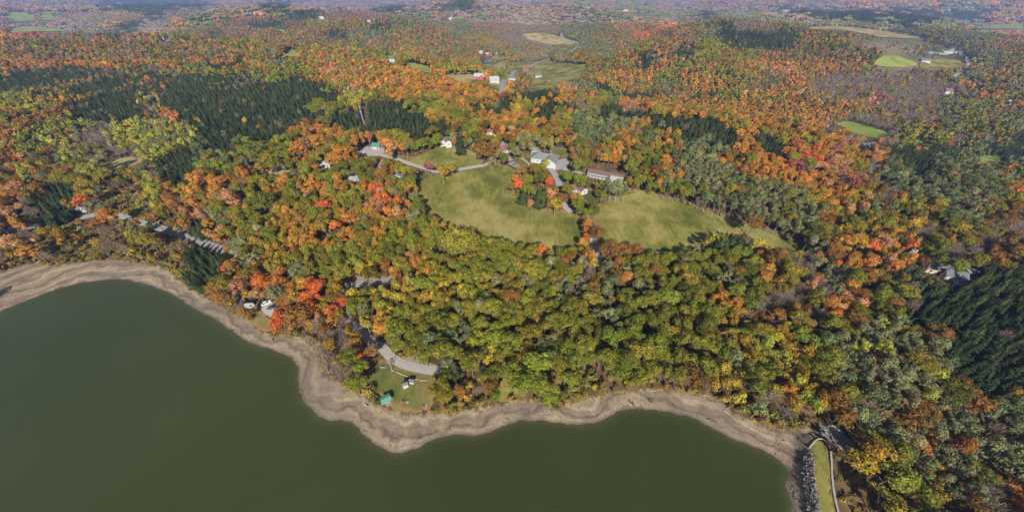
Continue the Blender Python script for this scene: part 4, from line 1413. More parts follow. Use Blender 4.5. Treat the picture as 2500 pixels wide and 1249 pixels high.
# buildings: px, py of the foot, length, depth, wall height, heading (deg, direction of the ridge), wall, roof, label, category, options
HOUSES = [
    (600, 747, 7.5, 6.2, 2.8, -38, 'wall_white', 'roof_charcoal', 'white lakeside cottage with a charcoal gable roof beside the gravel lot', {'chimney': 1, 'porch': 1}),
    (922, 362, 7.5, 6.0, 2.8, -12, 'wall_grey', 'roof_green', 'garage with a green gable roof behind the gravel lot', {}),
    (879, 384, 8.0, 5.0, 2.6, -25, 'wall_white', 'roof_white', 'low white shed with pale roof at the foot of the gravel lot', {}),
    (1088, 352, 9.5, 8.0, 5.2, 15, 'wall_white', 'roof_grey', 'white two-storey house with grey gables above the upper lawn', {'chimney': 1, 'wing': 1}),
    (1232, 370, 13, 7.5, 3.0, 38, 'wall_white', 'roof_rust', 'long white cottage with a rust red roof by the hill road', {}),
    (1197, 327, 8, 6.5, 3.0, 10, 'wall_tan', 'roof_rust', 'small tan house with rust roof among trees behind the hill', {}),
    (1330, 393, 22, 11, 3.6, -16, 'wall_white', 'roof_slate_green', 'large lodge with a pale slate green hipped roof and brick chimney', {'hip': 1, 'chimney': 1, 'wing': 1}),
    (1404, 466, 11, 7.5, 3.6, 30, 'wall_white', 'roof_rust', 'white house with rust brown cross gables by the loop drive', {'wing': 1, 'chimney': 1}),
    (795, 408, 8, 6, 3.0, 20, 'wall_white', 'roof_white', 'pale roofed cabin among orange maples', {}),
    (862, 443, 7, 6, 4.0, 50, 'wall_white', 'roof_white', 'narrow white cabin in the wood below the hill road', {}),
    (974, 433, 7, 6, 3.4, -20, 'wall_white', 'roof_grey', 'white cabin with grey roof at the corner of the meadow', {}),
    (925, 410, 7, 5, 2.6, -15, 'wall_grey', 'roof_grey', 'grey cabin just below the hill road', {}),
    (195, 514, 11, 4.5, 2.7, 12, 'wall_white', 'roof_white', 'long white trailer home under the red maple by the lake road', {}),
    (2283, 662, 11, 7, 3.0, -28, 'wall_tan', 'roof_grey', 'tan house with grey roof beside the lawn below the hill', {}),
    (2318, 678, 9, 6.5, 3.0, -20, 'wall_white', 'roof_grey', 'white house with weathered grey cross gables beside the lawn below the hill', {'wing': 1}),
    (2212, 612, 7, 6, 3.0, 10, 'wall_grey', 'roof_grey', 'grey roofed cottage in the trees above the lowland lawn', {}),
    (2020, 323, 9, 7, 4.0, 60, 'wall_white', 'roof_grey', 'white house with steep grey roof beside the green field', {}),
    (2112, 362, 16, 7, 3.0, 15, 'wall_grey', 'roof_grey', 'long grey barn roof in the trees by the green field', {}),
    (1172, 193, 15, 9, 4.0, -8, 'wall_red', 'roof_white', 'red farmhouse with a white roof by the valley road', {'wing': 1}),
    (1206, 203, 13, 10, 5.0, 15, 'wall_white', 'roof_white', 'white gabled house beside the valley road', {}),
    (1251, 196, 15, 10, 4.5, -12, 'wall_white', 'roof_grey', 'grey roofed white house across the valley road', {}),
    (1314, 189, 14, 10, 4.5, 5, 'wall_grey', 'roof_grey', 'grey farmhouse standing in the valley meadow', {}),
    (1281, 174, 15, 11, 6.0, 20, 'wall_red', 'roof_rust', 'red barn at the bend of the valley road', {}),
    (1190, 136, 16, 10, 5.0, 10, 'wall_red', 'roof_white', 'red barn with pale roof above the pond', {}),
    (1174, 130, 14, 9, 4.0, 0, 'wall_white', 'roof_white', 'white farm building above the pond', {}),
    (1212, 132, 13, 9, 4.0, -8, 'wall_white', 'roof_grey', 'white farmhouse with grey roof past the red barn', {}),
    (955, 151, 14, 10, 5.0, 10, 'wall_grey', 'roof_grey', 'grey house on the wooded slope by a green field', {}),
    (2318, 228, 22, 11, 4.5, -14, 'wall_white', 'roof_rust', 'white house with rust red roof in the lowland wood', {}),
    (2390, 216, 18, 10, 4.5, 10, 'wall_tan', 'roof_rust', 'tan house with rust roof by the lowland road', {}),
    (2458, 254, 16, 8, 3.5, 25, 'wall_white', 'roof_white', 'low white roofed shed among lowland trees', {}),
    (2312, 131, 40, 15, 4.5, 4, 'wall_white', 'roof_white', 'long white farm store beside the far road', {}),
    (1920, 29, 80, 26, 9.0, -2, 'wall_white', 'roof_white', 'very long white industrial shed on the far plain', {}),
    (2255, 152, 18, 9, 3.5, -8, 'wall_white', 'roof_grey', 'white bungalow by the far meadow and road', {}),
    (2430, 122, 20, 10, 4.0, 8, 'wall_white', 'roof_grey', 'grey roofed farm in the plain past the road', {}),
    (2385, 152, 20, 11, 4.0, -10, 'wall_white', 'roof_rust', 'rust roofed farm beyond the road bend', {}),
    (455, 97, 20, 10, 4.5, -5, 'wall_white', 'roof_white', 'white farm sheds in the valley past the orange ridge', {'wing': 1}),
    (400, 98, 14, 9, 4.5, 8, 'wall_white', 'roof_grey', 'white house by the road past the orange ridge', {}),
    (45, 66, 24, 12, 5.0, -10, 'wall_white', 'roof_grey', 'white farmstead among the far hedged fields', {'wing': 1}),
    (787, 46, 20, 11, 5.0, 5, 'wall_white', 'roof_white', 'white house on the far wooded hill', {}),
    (900, 53, 20, 11, 5.0, -5, 'wall_white', 'roof_grey', 'pale house on the far hill by the dark wood', {}),
    (1100, 48, 15, 9, 5.0, 0, 'wall_white', 'roof_white', 'tiny white church by the far green field', {'steeple': 1}),
    (1525, 28, 34, 15, 5.0, -3, 'wall_white', 'roof_white', 'white farm buildings on the far dry field', {}),
    (2425, 60, 32, 14, 5.5, 6, 'wall_white', 'roof_rust', 'farm with pale walls on the far green plain', {'wing': 1}),
    (2375, 672, 9, 5, 2.6, -25, 'wall_white', 'roof_white', 'white camper roof parked beyond the lowland lawn', {}),
]
for hpx, hpy, L_, D_, hw, rz_, *_r in HOUSES:
    hx, hy, hz, t_ = hit(hpx, hpy)
    k = FPX / t_
    hwid = max(2.0, (L_ * abs(math.cos(math.radians(rz_))) + D_ * abs(math.sin(math.radians(rz_)))) * 0.5 * k)
    up = max(2.5, (hw + 2.5) * k * 0.75)
    HOUSE_SPOTS.append((hpx, hpy, hwid * 0.8, up, 3.0))
    CLEAR.append(np.array([(hpx - hwid * 0.8, hpy - up), (hpx + hwid * 0.8, hpy - up), (hpx + hwid * 0.8, hpy + 2), (hpx - hwid * 0.8, hpy + 2)], float))
for bx_ in [(884, 912, 904, 932), (983, 925, 1018, 948), (930, 962, 962, 990), (980, 972, 1000, 988), (1032, 984, 1052, 1006), (1430, 408, 1525, 440), (1234, 394, 1280, 418),
            (645, 728, 662, 748), (228, 452, 256, 468), (390, 544, 410, 570), (882, 256, 894, 300)]:
    CLEAR.append(np.array([(bx_[0], bx_[1]), (bx_[2], bx_[1]), (bx_[2], bx_[3]), (bx_[0], bx_[3])], float))
# the dam, its rip-rap and the spillway
CLEAR.append(np.array([(1900, 1048), (1960, 1050), (1996, 1034), (2034, 1040), (2098, 1090), (2070, 1106), (2030, 1092), (2034, 1130), (2042, 1190), (2054, 1249), (2064, 1300), (1800, 1300)], float))
for _px, _py, _w, _s, _c in PICK:      # crowns that the photograph shows unobstructed
    CLEAR.append(np.array([(_px + math.cos(q) * _w * 0.36, _py + math.sin(q) * _w * 0.36) for q in np.arange(8) * math.pi / 4]))
BB = [(p[:, 0].min(), p[:, 0].max(), p[:, 1].min(), p[:, 1].max()) for p in CLEAR]


def blocked(px, py):
    r = np.zeros(px.shape, bool)
    for p, (a, b, c, d) in zip(CLEAR, BB):
        m = (px >= a) & (px <= b) & (py >= c) & (py <= d) & ~r
        if m.any():
            idx = np.nonzero(m)[0]
            r[idx] = inside(px[idx], py[idx], p)
    return r


def tree_blocked(x, y, z, h, R):
    r = np.zeros(x.shape, bool)
    dist = np.sqrt(x * x + y * y) + 1e-6
    rx, ry = y / dist, -x / dist
    for fz, fr in ((0.1, 0), (0.5, 0), (0.92, 0), (0.66, 0.72), (0.66, -0.72), (0.8, 0.45), (0.8, -0.45)):
        px, py, _ = project(x + rx * R * fr, y + ry * R * fr, z + h * fz)
        r |= blocked(px, py)
    return r


# ------------------------------------------------------------------ scatter
LAND_OUT = np.vstack([VEG, [(93, -60), (80, -60)], LAKE[:nv * 4][::-1]])
trees = []          # (x, y, z, h, R, species, colour, explicit)
cellsz = 8.0
hashg = {}


def fits(x, y, r):
    i, j = int(x // cellsz), int(y // cellsz)
    for a in (i - 1, i, i + 1):
        for b in (j - 1, j, j + 1):
            for (qx, qy, qr) in hashg.get((a, b), ()):
                d = (r + qr)
                if (x - qx) ** 2 + (y - qy) ** 2 < d * d * 0.9:
                    return False
    return True


def put(x, y, r):
    hashg.setdefault((int(x // cellsz), int(y // cellsz)), []).append((x, y, r))


for px, py, wpx, sp_, co_ in PICK:
    (h0, h1), (r0, r1) = SIZE[sp_]
    x, y, z, t = hit(px, py, 0.5 * h1 if sp_ != 'shrub' else 1.5)
    z = float(zat(x, y))
    R_ = wpx / FPX * t * 0.5 * 1.12
    hh = {'spruce': R_ * 4.2, 'bare': R_ * 3.4, 'shrub': R_ * 1.3}.get(sp_, R_ * (2.5 if R_ > 5 else 3.0))
    hh = min(max(hh, 3 if sp_ != 'shrub' else 1.6), 24)
    x, y, z, t = hit(px, py, 0.6 * hh)
    trees.append((x, y, float(zat(x, y)), hh, R_, sp_, co_, True))
    put(x, y, R_ * PACK[sp_] * 0.9)


def candidates(n, r0, r1):
    lim = 104 if r1 < 450 else 72
    a = np.radians(rng.uniform(-lim, lim, n))
    r = np.sqrt(rng.uniform(r0 * r0, r1 * r1, n))
    x, y = r * np.sin(a), r * np.cos(a)
    return x, y


def scatter(n, r0, r1, big=1.0):
    x, y = candidates(n, r0, r1)
    z = zat(x, y)
    px, py, dep = project(x, y, z + 6)
    wide = 140 if r1 < 450 else 420
    ok = (px > -wide) & (px < 2500 + wide) & (py > -40) & (py < 1420)
    ok &= (z > 0.9) | (x > 118) | (y > 200)
    x, y, z, px, py = (q[ok] for q in (x, y, z, px, py))
    nb = (np.abs(x) < 420) & (y < 330)
    bad = np.zeros(len(x), bool)
    bad[nb] = inside(x[nb], y[nb], LAND_OUT) | inside(x[nb], y[nb], LAKE)
    dd, side, _ = seg_dist(x, y, DAM, False)
    bad |= ((dd < 12) | ((dd < 17) & (side > 0) & (x < 140))) & (y < DAM[0][1] + 3)
    x, y, z, px, py = (q[~bad] for q in (x, y, z, px, py))
    L = letter_at(px, py)
    u = stand_u(x, y)
    spn = np.empty(len(x), object)
    con = np.empty(len(x), object)
    H = np.zeros(len(x))
    RR = np.zeros(len(x))
    g = rng.random(len(x))
    for k in MIX:
        m = np.nonzero(L == k)[0]
        if len(m) == 0:
            continue
        ch = np.searchsorted(MIXC[k], u[m])
        for j, (s, c, w) in enumerate(MIX[k]):
            q = m[ch == j]
            spn[q] = s
            con[q] = c
            (h0, h1), (a0, a1) = SIZE[s]
            H[q] = (h0 + (h1 - h0) * g[q]) * big
            RR[q] = (a0 + (a1 - a0) * (0.6 * g[q] + 0.4 * rng.random(len(q)))) * big
    bl = tree_blocked(x, y, z, H, RR)
    if r1 > 500:
        for p in SPARSE:
            bl |= inside(px, py, p) & (rng.random(len(x)) < 0.975)
    for i in np.nonzero(~bl)[0]:
        r = RR[i] * PACK[spn[i]] * (1.0 if r1 < 450 else 1.1)
        if fits(x[i], y[i], r):
            put(x[i], y[i], r)
            trees.append((x[i], y[i], z[i], H[i], RR[i], spn[i], con[i], False))


cellsz = 14.0
hashg = {}
for t in trees:
    put(t[0], t[1], t[4] * PACK[t[5]] * 0.85)
scatter(230000, 25, 420)
scatter(215000, 420, 1000, 0.88)
scatter(225000, 1000, 2000, 0.98)

# low growth that fills the gaps along the shore, round the clearings and under the trees
hash2 = hashg
hashg = {}
cellsz = 5.0


def undergrowth(n):
    x, y = candidates(n, 30, 330)
    z = zat(x, y)
    px, py, dep = project(x, y, z + 1)
    ok = (px > -60) & (px < 2560) & (py > 330) & (py < 1300) & ((z > 0.7) | (x > 108))
    dv, _, _ = seg_dist(x, y, VEG, False)
    bi = inside(x, y, LAND_OUT) | inside(x, y, LAKE)
    dd, sd_, _ = seg_dist(x, y, DAM, False)
    fringe = (dv < 9) | ((dd < 26) & (sd_ > 0) & (y < DAM[0][1] + 5))
    ok &= ~bi & ((dd > 9) | ((dd > 4.5) & (sd_ > 0)) | (y > DAM[0][1] + 3))
    ok &= fringe | (rng.random(n) < 0.35)
    x, y, z = x[ok], y[ok], z[ok]
    H = rng.uniform(0.8, 2.6, len(x))
    R_ = rng.uniform(0.8, 1.7, len(x))
    bl = tree_blocked(x, y, z, H, R_)
    u = rng.random(len(x))
    for i in np.nonzero(~bl)[0]:
        if fits(x[i], y[i], R_[i] * 0.8):
            put(x[i], y[i], R_[i] * 0.8)
            trees.append((x[i], y[i], z[i], H[i], R_[i], 'shrub', 'scrub_gold' if u[i] < 0.4 else ('scrub_olive' if u[i] < 0.7 else 'scrub_brown'), False))


undergrowth(26000)

X = np.array([t[0] for t in trees])
Y = np.array([t[1] for t in trees])
Z = np.array([t[2] for t in trees])
H = np.array([t[3] for t in trees])
R_all = np.array([t[4] for t in trees])
PXc, PYc, DEP = project(X, Y, Z + H * 0.6)
RAD = np.sqrt(X * X + Y * Y)


# hidden behind a nearer rise? (with a margin, so that a step aside uncovers nothing bare)
def hidden(x, y, ztop, margin_deg=0.8):
    az = np.arctan2(x, y)
    el = np.degrees(np.arctan2(ztop - CAM_H, np.sqrt(x * x + y * y)))
    nb = 520
    prof_r = np.geomspace(60, 9000, 260)
    azs = np.radians(np.linspace(-76, 76, nb))
    gx = np.sin(azs)[:, None] * prof_r
    gy = np.cos(azs)[:, None] * prof_r
    e = np.degrees(np.arctan2(zat(gx, gy) - CAM_H, prof_r[None, :]))
    mx = np.maximum.accumulate(e, axis=1)
    bi = np.clip(((np.degrees(az) + 76) / 152 * (nb - 1)).round().astype(int), 0, nb - 1)
    ri = np.clip(np.searchsorted(prof_r, np.sqrt(x * x + y * y) * 0.97) - 1, 0, len(prof_r) - 1)
    return el < mx[bi, ri] - margin_deg


HID = hidden(X, Y, Z + H)
print('trees', len(trees), 'hidden', HID.sum())

# ------------------------------------------------------------------ plant: the largest ones as single trees, the rest as forest
NAME = {'oak': 'oak_tree', 'maple': 'maple_tree', 'birch': 'birch_tree', 'poplar': 'poplar_tree', 'spruce': 'spruce_tree', 'bare': 'bare_tree', 'shrub': 'shrub'}
LOOK = {'oak_green': 'green', 'oak_olive': 'olive yellow', 'oak_dark': 'dark green', 'oak_bright': 'bright green', 'russet': 'russet brown', 'orange': 'orange',
        'burnt': 'burnt orange', 'red': 'fiery red', 'salmon': 'salmon pink', 'crimson': 'crimson', 'gold': 'golden', 'yellow': 'pale yellow', 'sage': 'sage green',
        'blue_green': 'bluish green', 'aspen': 'lime green', 'spruce': 'dark', 'pine': 'mid green', 'bare': 'leafless grey', 'scrub_olive': 'olive',
        'scrub_gold': 'golden', 'scrub_brown': 'brown', 'mauve': 'dull mauve'}
KINDN = {'oak': 'oak', 'maple': 'maple', 'birch': 'birch', 'poplar': 'poplar', 'spruce': 'conifer', 'bare': 'tree', 'shrub': 'shrub'}
PLURAL = {'oak': 'oaks', 'maple': 'maples', 'birch': 'birches', 'poplar': 'poplars', 'spruce': 'conifers', 'bare': 'leafless trees', 'shrub': 'shrubs'}


def zone(px, py):
    if px > 1900 and py > 960:
        return 'in the wood below the dam'
    if px > 2000 and py > 560:
        return 'in the lowland wood beyond the hill'
    if py < 330 and px < 880:
        return 'on the ridge beyond the lake road'
    if py < 330:
        return 'on the ridge behind the houses'
    if px < 560 and py > 545 + 0.1 * (px - 300):
        return 'between the lake road and the shore'
    if px < 560:
        return 'on the far side of the lake road'
    if px < 860 and py > 640:
        return 'near the lakeside cottage'
    if px < 1010:
        return 'on the slope between lake road and meadow'
    if py > 800 and px < 1230:
        return 'round the lakeside park lawn'
    if py > 590:
        return 'in the oak wood between shore and meadows'
    if px > 1545:
        return 'past the stone wall of the meadow'
    return 'among the houses and meadows'


kind_a = np.array([t[5] for t in trees])
LAND = [(hx_[0], hx_[1], 'beside the ' + lb) for hx_, lb in [
    (hit(600, 747), 'lakeside cottage'), (hit(922, 362), 'green roofed garage'), (hit(1088, 352), 'two-storey white house'), (hit(1232, 370), 'rust roofed cottage'),
    (hit(1330, 393), 'large lodge'), (hit(1404, 466), 'house on the loop drive'), (hit(1478, 432), 'long low motel'), (hit(1258, 405), 'tennis court'), (hit(892, 927), 'hut by the scrub'),
    (hit(945, 980), 'teal picnic shelter'), (hit(655, 755), 'cottage gravel lot'), (hit(195, 514), 'white trailer home'), (hit(405, 568), 'utility pole on the lake road'),
    (hit(2035, 1060), 'spillway'), (hit(2318, 678), 'lowland lawn houses'), (hit(1448, 590), 'gravel lane between the meadows'), (hit(889, 306), 'radio tower'),
    (hit(974, 433), 'grey roofed cabin at the meadow corner'), (hit(1040, 996), 'green canoe'), (hit(862, 443), 'narrow white cabin')]]


def near_what(x, y):
    d, t = min(((x - a) ** 2 + (y - b) ** 2, c) for a, b, c in LAND)
    return t if d < 26 ** 2 else None


expl = np.array([t[7] for t in trees])
show = (PXc > -10) & (PXc < 2510) & (PYc > -5) & (PYc < 1260) & ~HID
appar = R_all * FPX / DEP
single = np.zeros(len(trees), bool)
for k in NAME:
    m = np.nonzero((kind_a == k) & show)[0]
    order = np.argsort(-(appar[m] + 1000 * expl[m]))
    single[m[order[:295]]] = True


def jitter_col(c, amt, R):
    k = 1 + amt * R.normal()
    v = [max(0.004, q * k * (1 + 0.06 * R.normal())) for q in c]
    return v


Rt = np.random.default_rng(99)
for i in np.nonzero(single)[0]:
    x, y, z, h, r, sp_, co_, ex = trees[i]
    t = T[sp_][int(Rt.integers(len(T[sp_])))]
    root = bpy.data.objects.new(NAME[sp_], None)
    root.empty_display_size = 0.5
    root.location = (x, y, z)
    root.rotation_euler = (Rt.normal() * 0.03, Rt.normal() * 0.03, Rt.random() * 6.283)
    ecc = 1 + 0.13 * float(np.clip(Rt.normal(), -2, 2))
    root.scale = (r / t.R * ecc, r / t.R / ecc, h / t.h)
    C.objects.link(root)
    tr = bpy.data.objects.new('trunk', t.trunk)
    tr.parent = root
    C.objects.link(tr)
    cr = bpy.data.objects.new('crown', t.crown)
    cr.parent = root
    C.objects.link(cr)
    c1, c2 = COL[co_]
    cr['tint'] = jitter_col(c1, 0.14, Rt)
    cr['tint2'] = jitter_col(c2, 0.14, Rt)
    zn = near_what(x, y) or zone(PXc[i], PYc[i])
    big = '' if sp_ in ('shrub',) else ('tall ' if h > 17.5 else ('broad ' if r > 5.6 else ('young ' if h < 11 else '')))
    tag(root, f"{big}{LOOK[co_]} {KINDN[sp_]} {zn}", NAME[sp_].replace('_', ' '), f"{big}{LOOK[co_]} {PLURAL[sp_]} {zn}")


# forest: points with instanced shapes
def forest_object(name, label, xs, ys, zs, scl, rot, pick, tint, tint2, shapes):
    coll = bpy.data.collections.new(name + '_shapes')
    names = []
    for t in shapes:
        o = bpy.data.objects.new(t.name, t.whole)
        coll.objects.link(o)
        names.append(o.name)
    order = {n: i for i, n in enumerate(sorted(names))}
    remap = np.array([order[n] for n in names])
    me = bpy.data.meshes.new(name)
    n = len(xs)
    me.vertices.add(n)
    me.vertices.foreach_set('co', np.column_stack([xs, ys, zs]).astype(np.float32).ravel())

    def at(nm, typ, data, key):
        a = me.attributes.new(nm, typ, 'POINT')
        a.data.foreach_set(key, data)
    at('pick', 'INT', remap[pick].astype(np.int32), 'value')
    at('scl', 'FLOAT_VECTOR', np.asarray(scl, np.float32).ravel(), 'vector')
    at('rot', 'FLOAT_VECTOR', np.asarray(rot, np.float32).ravel(), 'vector')
    for nm, c in (('tint', tint), ('tint2', tint2)):
        cc = np.ones((n, 4), np.float32)
        cc[:, :3] = c
        at(nm, 'FLOAT_COLOR', cc.ravel(), 'color')
    me.update()
    o = link(name, me)
    tag(o, label, None, None, 'stuff')
    ng = bpy.data.node_groups.new(name, 'GeometryNodeTree')
    ng.interface.new_socket('Geometry', in_out='INPUT', socket_type='NodeSocketGeometry')
    ng.interface.new_socket('Geometry', in_out='OUTPUT', socket_type='NodeSocketGeometry')
    gi = ng.nodes.new('NodeGroupInput')
    go = ng.nodes.new('NodeGroupOutput')
    ip = ng.nodes.new('GeometryNodeInstanceOnPoints')
    ci = ng.nodes.new('GeometryNodeCollectionInfo')
    ci.inputs['Collection'].default_value = coll
    ci.inputs['Separate Children'].default_value = True
    ci.inputs['Reset Children'].default_value = True

    def na(nm, typ):
        q = ng.nodes.new('GeometryNodeInputNamedAttribute')
        q.data_type = typ
        q.inputs['Name'].default_value = nm
        return q.outputs['Attribute']
    ng.links.new(gi.outputs[0], ip.inputs['Points'])
    ng.links.new(ci.outputs[0], ip.inputs['Instance'])
    ip.inputs['Pick Instance'].default_value = True
    ng.links.new(na('pick', 'INT'), ip.inputs['Instance Index'])
    er = ng.nodes.new('FunctionNodeEulerToRotation')
    ng.links.new(na('rot', 'FLOAT_VECTOR'), er.inputs[0])
    ng.links.new(er.outputs[0], ip.inputs['Rotation'])
    ng.links.new(na('scl', 'FLOAT_VECTOR'), ip.inputs['Scale'])
    ng.links.new(ip.outputs[0], go.inputs[0])
    md = o.modifiers.new('planting', 'NODES')
    md.node_group = ng
    return o


def tints(colours, n, R):
    a = np.array([COL[c][0] for c in colours])
    b = np.array([COL[c][1] for c in colours])
    k = 1 + 0.15 * R.normal(size=(n, 1))
    k2 = 1 + 0.06 * R.normal(size=(n, 3))
    return np.clip(a * k * k2, 0.004, 1), np.clip(b * k * k2, 0.004, 1)


def plant(name, label, sel, lib):
    idx = np.nonzero(sel)[0]
    if len(idx) == 0:
        return
    shapes = []
    off = {}
    for k, v in lib.items():
        off[k] = len(shapes)
        shapes += v
    n = len(idx)
    pick = np.array([off[kind_a[i]] + int(Rt.integers(len(lib[kind_a[i]]))) for i in idx])
    hh = np.array([shapes[p].h for p in pick])
    rr = np.array([shapes[p].R for p in pick])
    ecc = 1 + 0.13 * np.clip(Rt.normal(size=n), -2, 2)
    scl = np.column_stack([R_all[idx] / rr * ecc, R_all[idx] / rr / ecc, H[idx] / hh])
    rot = np.column_stack([Rt.normal(size=n) * 0.03, Rt.normal(size=n) * 0.03, Rt.random(n) * 6.283])
    t1, t2 = tints([trees[i][6] for i in idx], n, Rt)
    forest_object(name, label, X[idx], Y[idx], Z[idx], scl, rot, pick, t1, t2, shapes)


low = (kind_a == 'shrub')
keepv = ~single & ~HID
plant('forest', 'mixed autumn forest covering the hill and shore slopes', keepv & ~low & (RAD < 480), T)
plant('undergrowth', 'low scrub along the shore and under the trees', keepv & low & (RAD < 480), T)
plant('far_forest', 'autumn forest on the ridges and valleys farther off', keepv & (RAD >= 480), TF)


def far_stands():
    xs, ys, zz, scl, rot, pick, cols = [], [], [], [], [], [], []
    for r0, r1, step, s in ((2000, 3600, 26, 1.0), (3600, 7500, 46, 1.8)):
        a = np.arange(-r1 * 0.93, r1 * 0.93, step)
        b = np.arange(0, r1, step)
        gx, gy = np.meshgrid(a, b)
        gx = gx.ravel() + rng.uniform(-.45, .45, gx.size) * step
        gy = gy.ravel() + rng.uniform(-.45, .45, gy.size) * step
        r = np.sqrt(gx ** 2 + gy ** 2)
        az = np.degrees(np.arctan2(gx, gy))
        m = (r >= r0) & (r < r1) & (np.abs(az) < 71)
        gx, gy = gx[m], gy[m]
        z = zat(gx, gy)
        px, py, _ = project(gx, gy, z + 8)
        m = (px > -420) & (px < 2920) & (py > -60) & ~hidden(gx, gy, z + 18, 0.35)
        gx, gy, z, px, py = gx[m], gy[m], z[m], px[m], py[m]
        p2x, p2y, _ = project(gx, gy, z + 15)
        m = ~blocked(px, py) & ~blocked(p2x, p2y)
        gx, gy, z, px, py = gx[m], gy[m], z[m], px[m], py[m]
        L = letter_at(px, py, 9)
        for i in range(len(gx)):
            k = L[i]
            j = int(np.searchsorted(MIXC[k], rng.random()))
            sp_, co_, _ = MIX[k][j]
            xs.append(gx[i]); ys.append(gy[i]); zz.append(z[i] - 1)
            q = s * (0.85 + 0.3 * rng.random())
            scl.append((q, q, q * 0.8)); rot.append((0, 0, rng.random() * 6.28))
            pick.append(3 + int(rng.integers(2)) if sp_ == 'spruce' else int(rng.integers(3)))
            cols.append(co_)
    n = len(xs)
    t1, t2 = tints(cols, n, Rt)
    print('stands', n)
    forest_object('distant_forest', 'distant wooded hills fading into the haze', np.array(xs), np.array(ys), np.array(zz), scl, rot, np.array(pick), t1, t2, TC['leaf'] + TC['needle'])


far_stands()
print('single', single.sum(), 'near forest', (keepv & (RAD < 480)).sum(), 'far', (keepv & (RAD >= 480)).sum())


# ------------------------------------------------------------------ buildings
def gable_roof(L, D, hw, rise, over, axis_x=True, thick=0.22):
    m = MB()
    hl, hd = L / 2 + over, D / 2 + over
    e = hw - over * rise / (D / 2)
    a = [(-hl, -hd, e + .02), (hl, -hd, e + .02), (hl, 0, hw + rise + .02), (-hl, 0, hw + rise + .02)]
    b = [(hl, hd, e + .02), (-hl, hd, e + .02), (-hl, 0, hw + rise + .02), (hl, 0, hw + rise + .02)]
    for q in (a, b):
        m.slab([(x, y, z + thick) for x, y, z in q], thick)
    return m


def hip_roof(L, D, hw, rise, over, thick=0.25):
    m = MB()
    hl, hd = L / 2 + over, D / 2 + over
    r = max(0.3, L / 2 - D / 2)
    z0, z1 = hw, hw + rise
    m.slab([(-hl, -hd, z0 + thick), (hl, -hd, z0 + thick), (r, 0, z1 + thick), (-r, 0, z1 + thick)], thick)
    m.slab([(hl, hd, z0 + thick), (-hl, hd, z0 + thick), (-r, 0, z1 + thick), (r, 0, z1 + thick)], thick)
    m.slab([(hl, -hd, z0 + thick), (hl, hd, z0 + thick), (r, 0, z1 + thick)], thick)
    m.slab([(-hl, hd, z0 + thick), (-hl, -hd, z0 + thick), (-r, 0, z1 + thick)], thick)
    return m


def walls(L, D, hw, rise, gable=True, z0=-2.0):
    m = MB()
    hl, hd = L / 2, D / 2
    for y, d in ((-hd, 1), (hd, -1)):
        q = [(-hl, y, z0), (hl, y, z0), (hl, y, hw), (-hl, y, hw)]
        m.poly(q if d > 0 else q[::-1])
    for x, d in ((-hl, -1), (hl, 1)):
        q = [(x, -hd, z0), (x, hd, z0), (x, hd, hw)] + ([(x, 0, hw + rise)] if gable else []) + [(x, -hd, hw)]
        m.poly(q if d > 0 else q[::-1])
    return m


def add_windows(root, L, D, hw, storeys, R, n=None):
    n = n or max(2, int(L / 3.2))
    sh = hw / storeys
    wz = min(1.2, sh * 0.42)
    for side in (-1, 1):
        for st in range(storeys):
            z = st * sh + sh * 0.55
            for k in range(n):
                x = -L / 2 + L * (k + 0.5) / n
                if st == 0 and side < 0 and k == n // 2:
                    dr = MB().box((x, side * (D / 2 + 0.03), min(1.05, sh * 0.42)), (1.0, 0.1, min(2.1, sh * 0.84))).build('door', 'door_paint', root)
                    MB().box((x + 0.35, side * (D / 2 + 0.1), 1.0), (0.08, 0.06, 0.16)).build('handle', 'galvanised', dr)
                    continue
                f = MB().box((x, side * (D / 2 + 0.02), z), (1.15, 0.1, wz + 0.25)).build('window', 'trim_white', root)
                MB().box((x, side * (D / 2 + 0.075), z), (0.92, 0.03, wz)).build('pane', 'glass', f)
    for side in (-1, 1):
        for k in range(2 if D > 5.5 else 1):
            y = 0 if D <= 5.5 else (-D / 4 + k * D / 2)
            f = MB().box((side * (L / 2 + 0.02), y, sh * 0.55), (0.1, 1.1, wz + 0.25)).build('window', 'trim_white', root)
            MB().box((side * (L / 2 + 0.075), y, sh * 0.55), (0.03, 0.88, wz)).build('pane', 'glass', f)


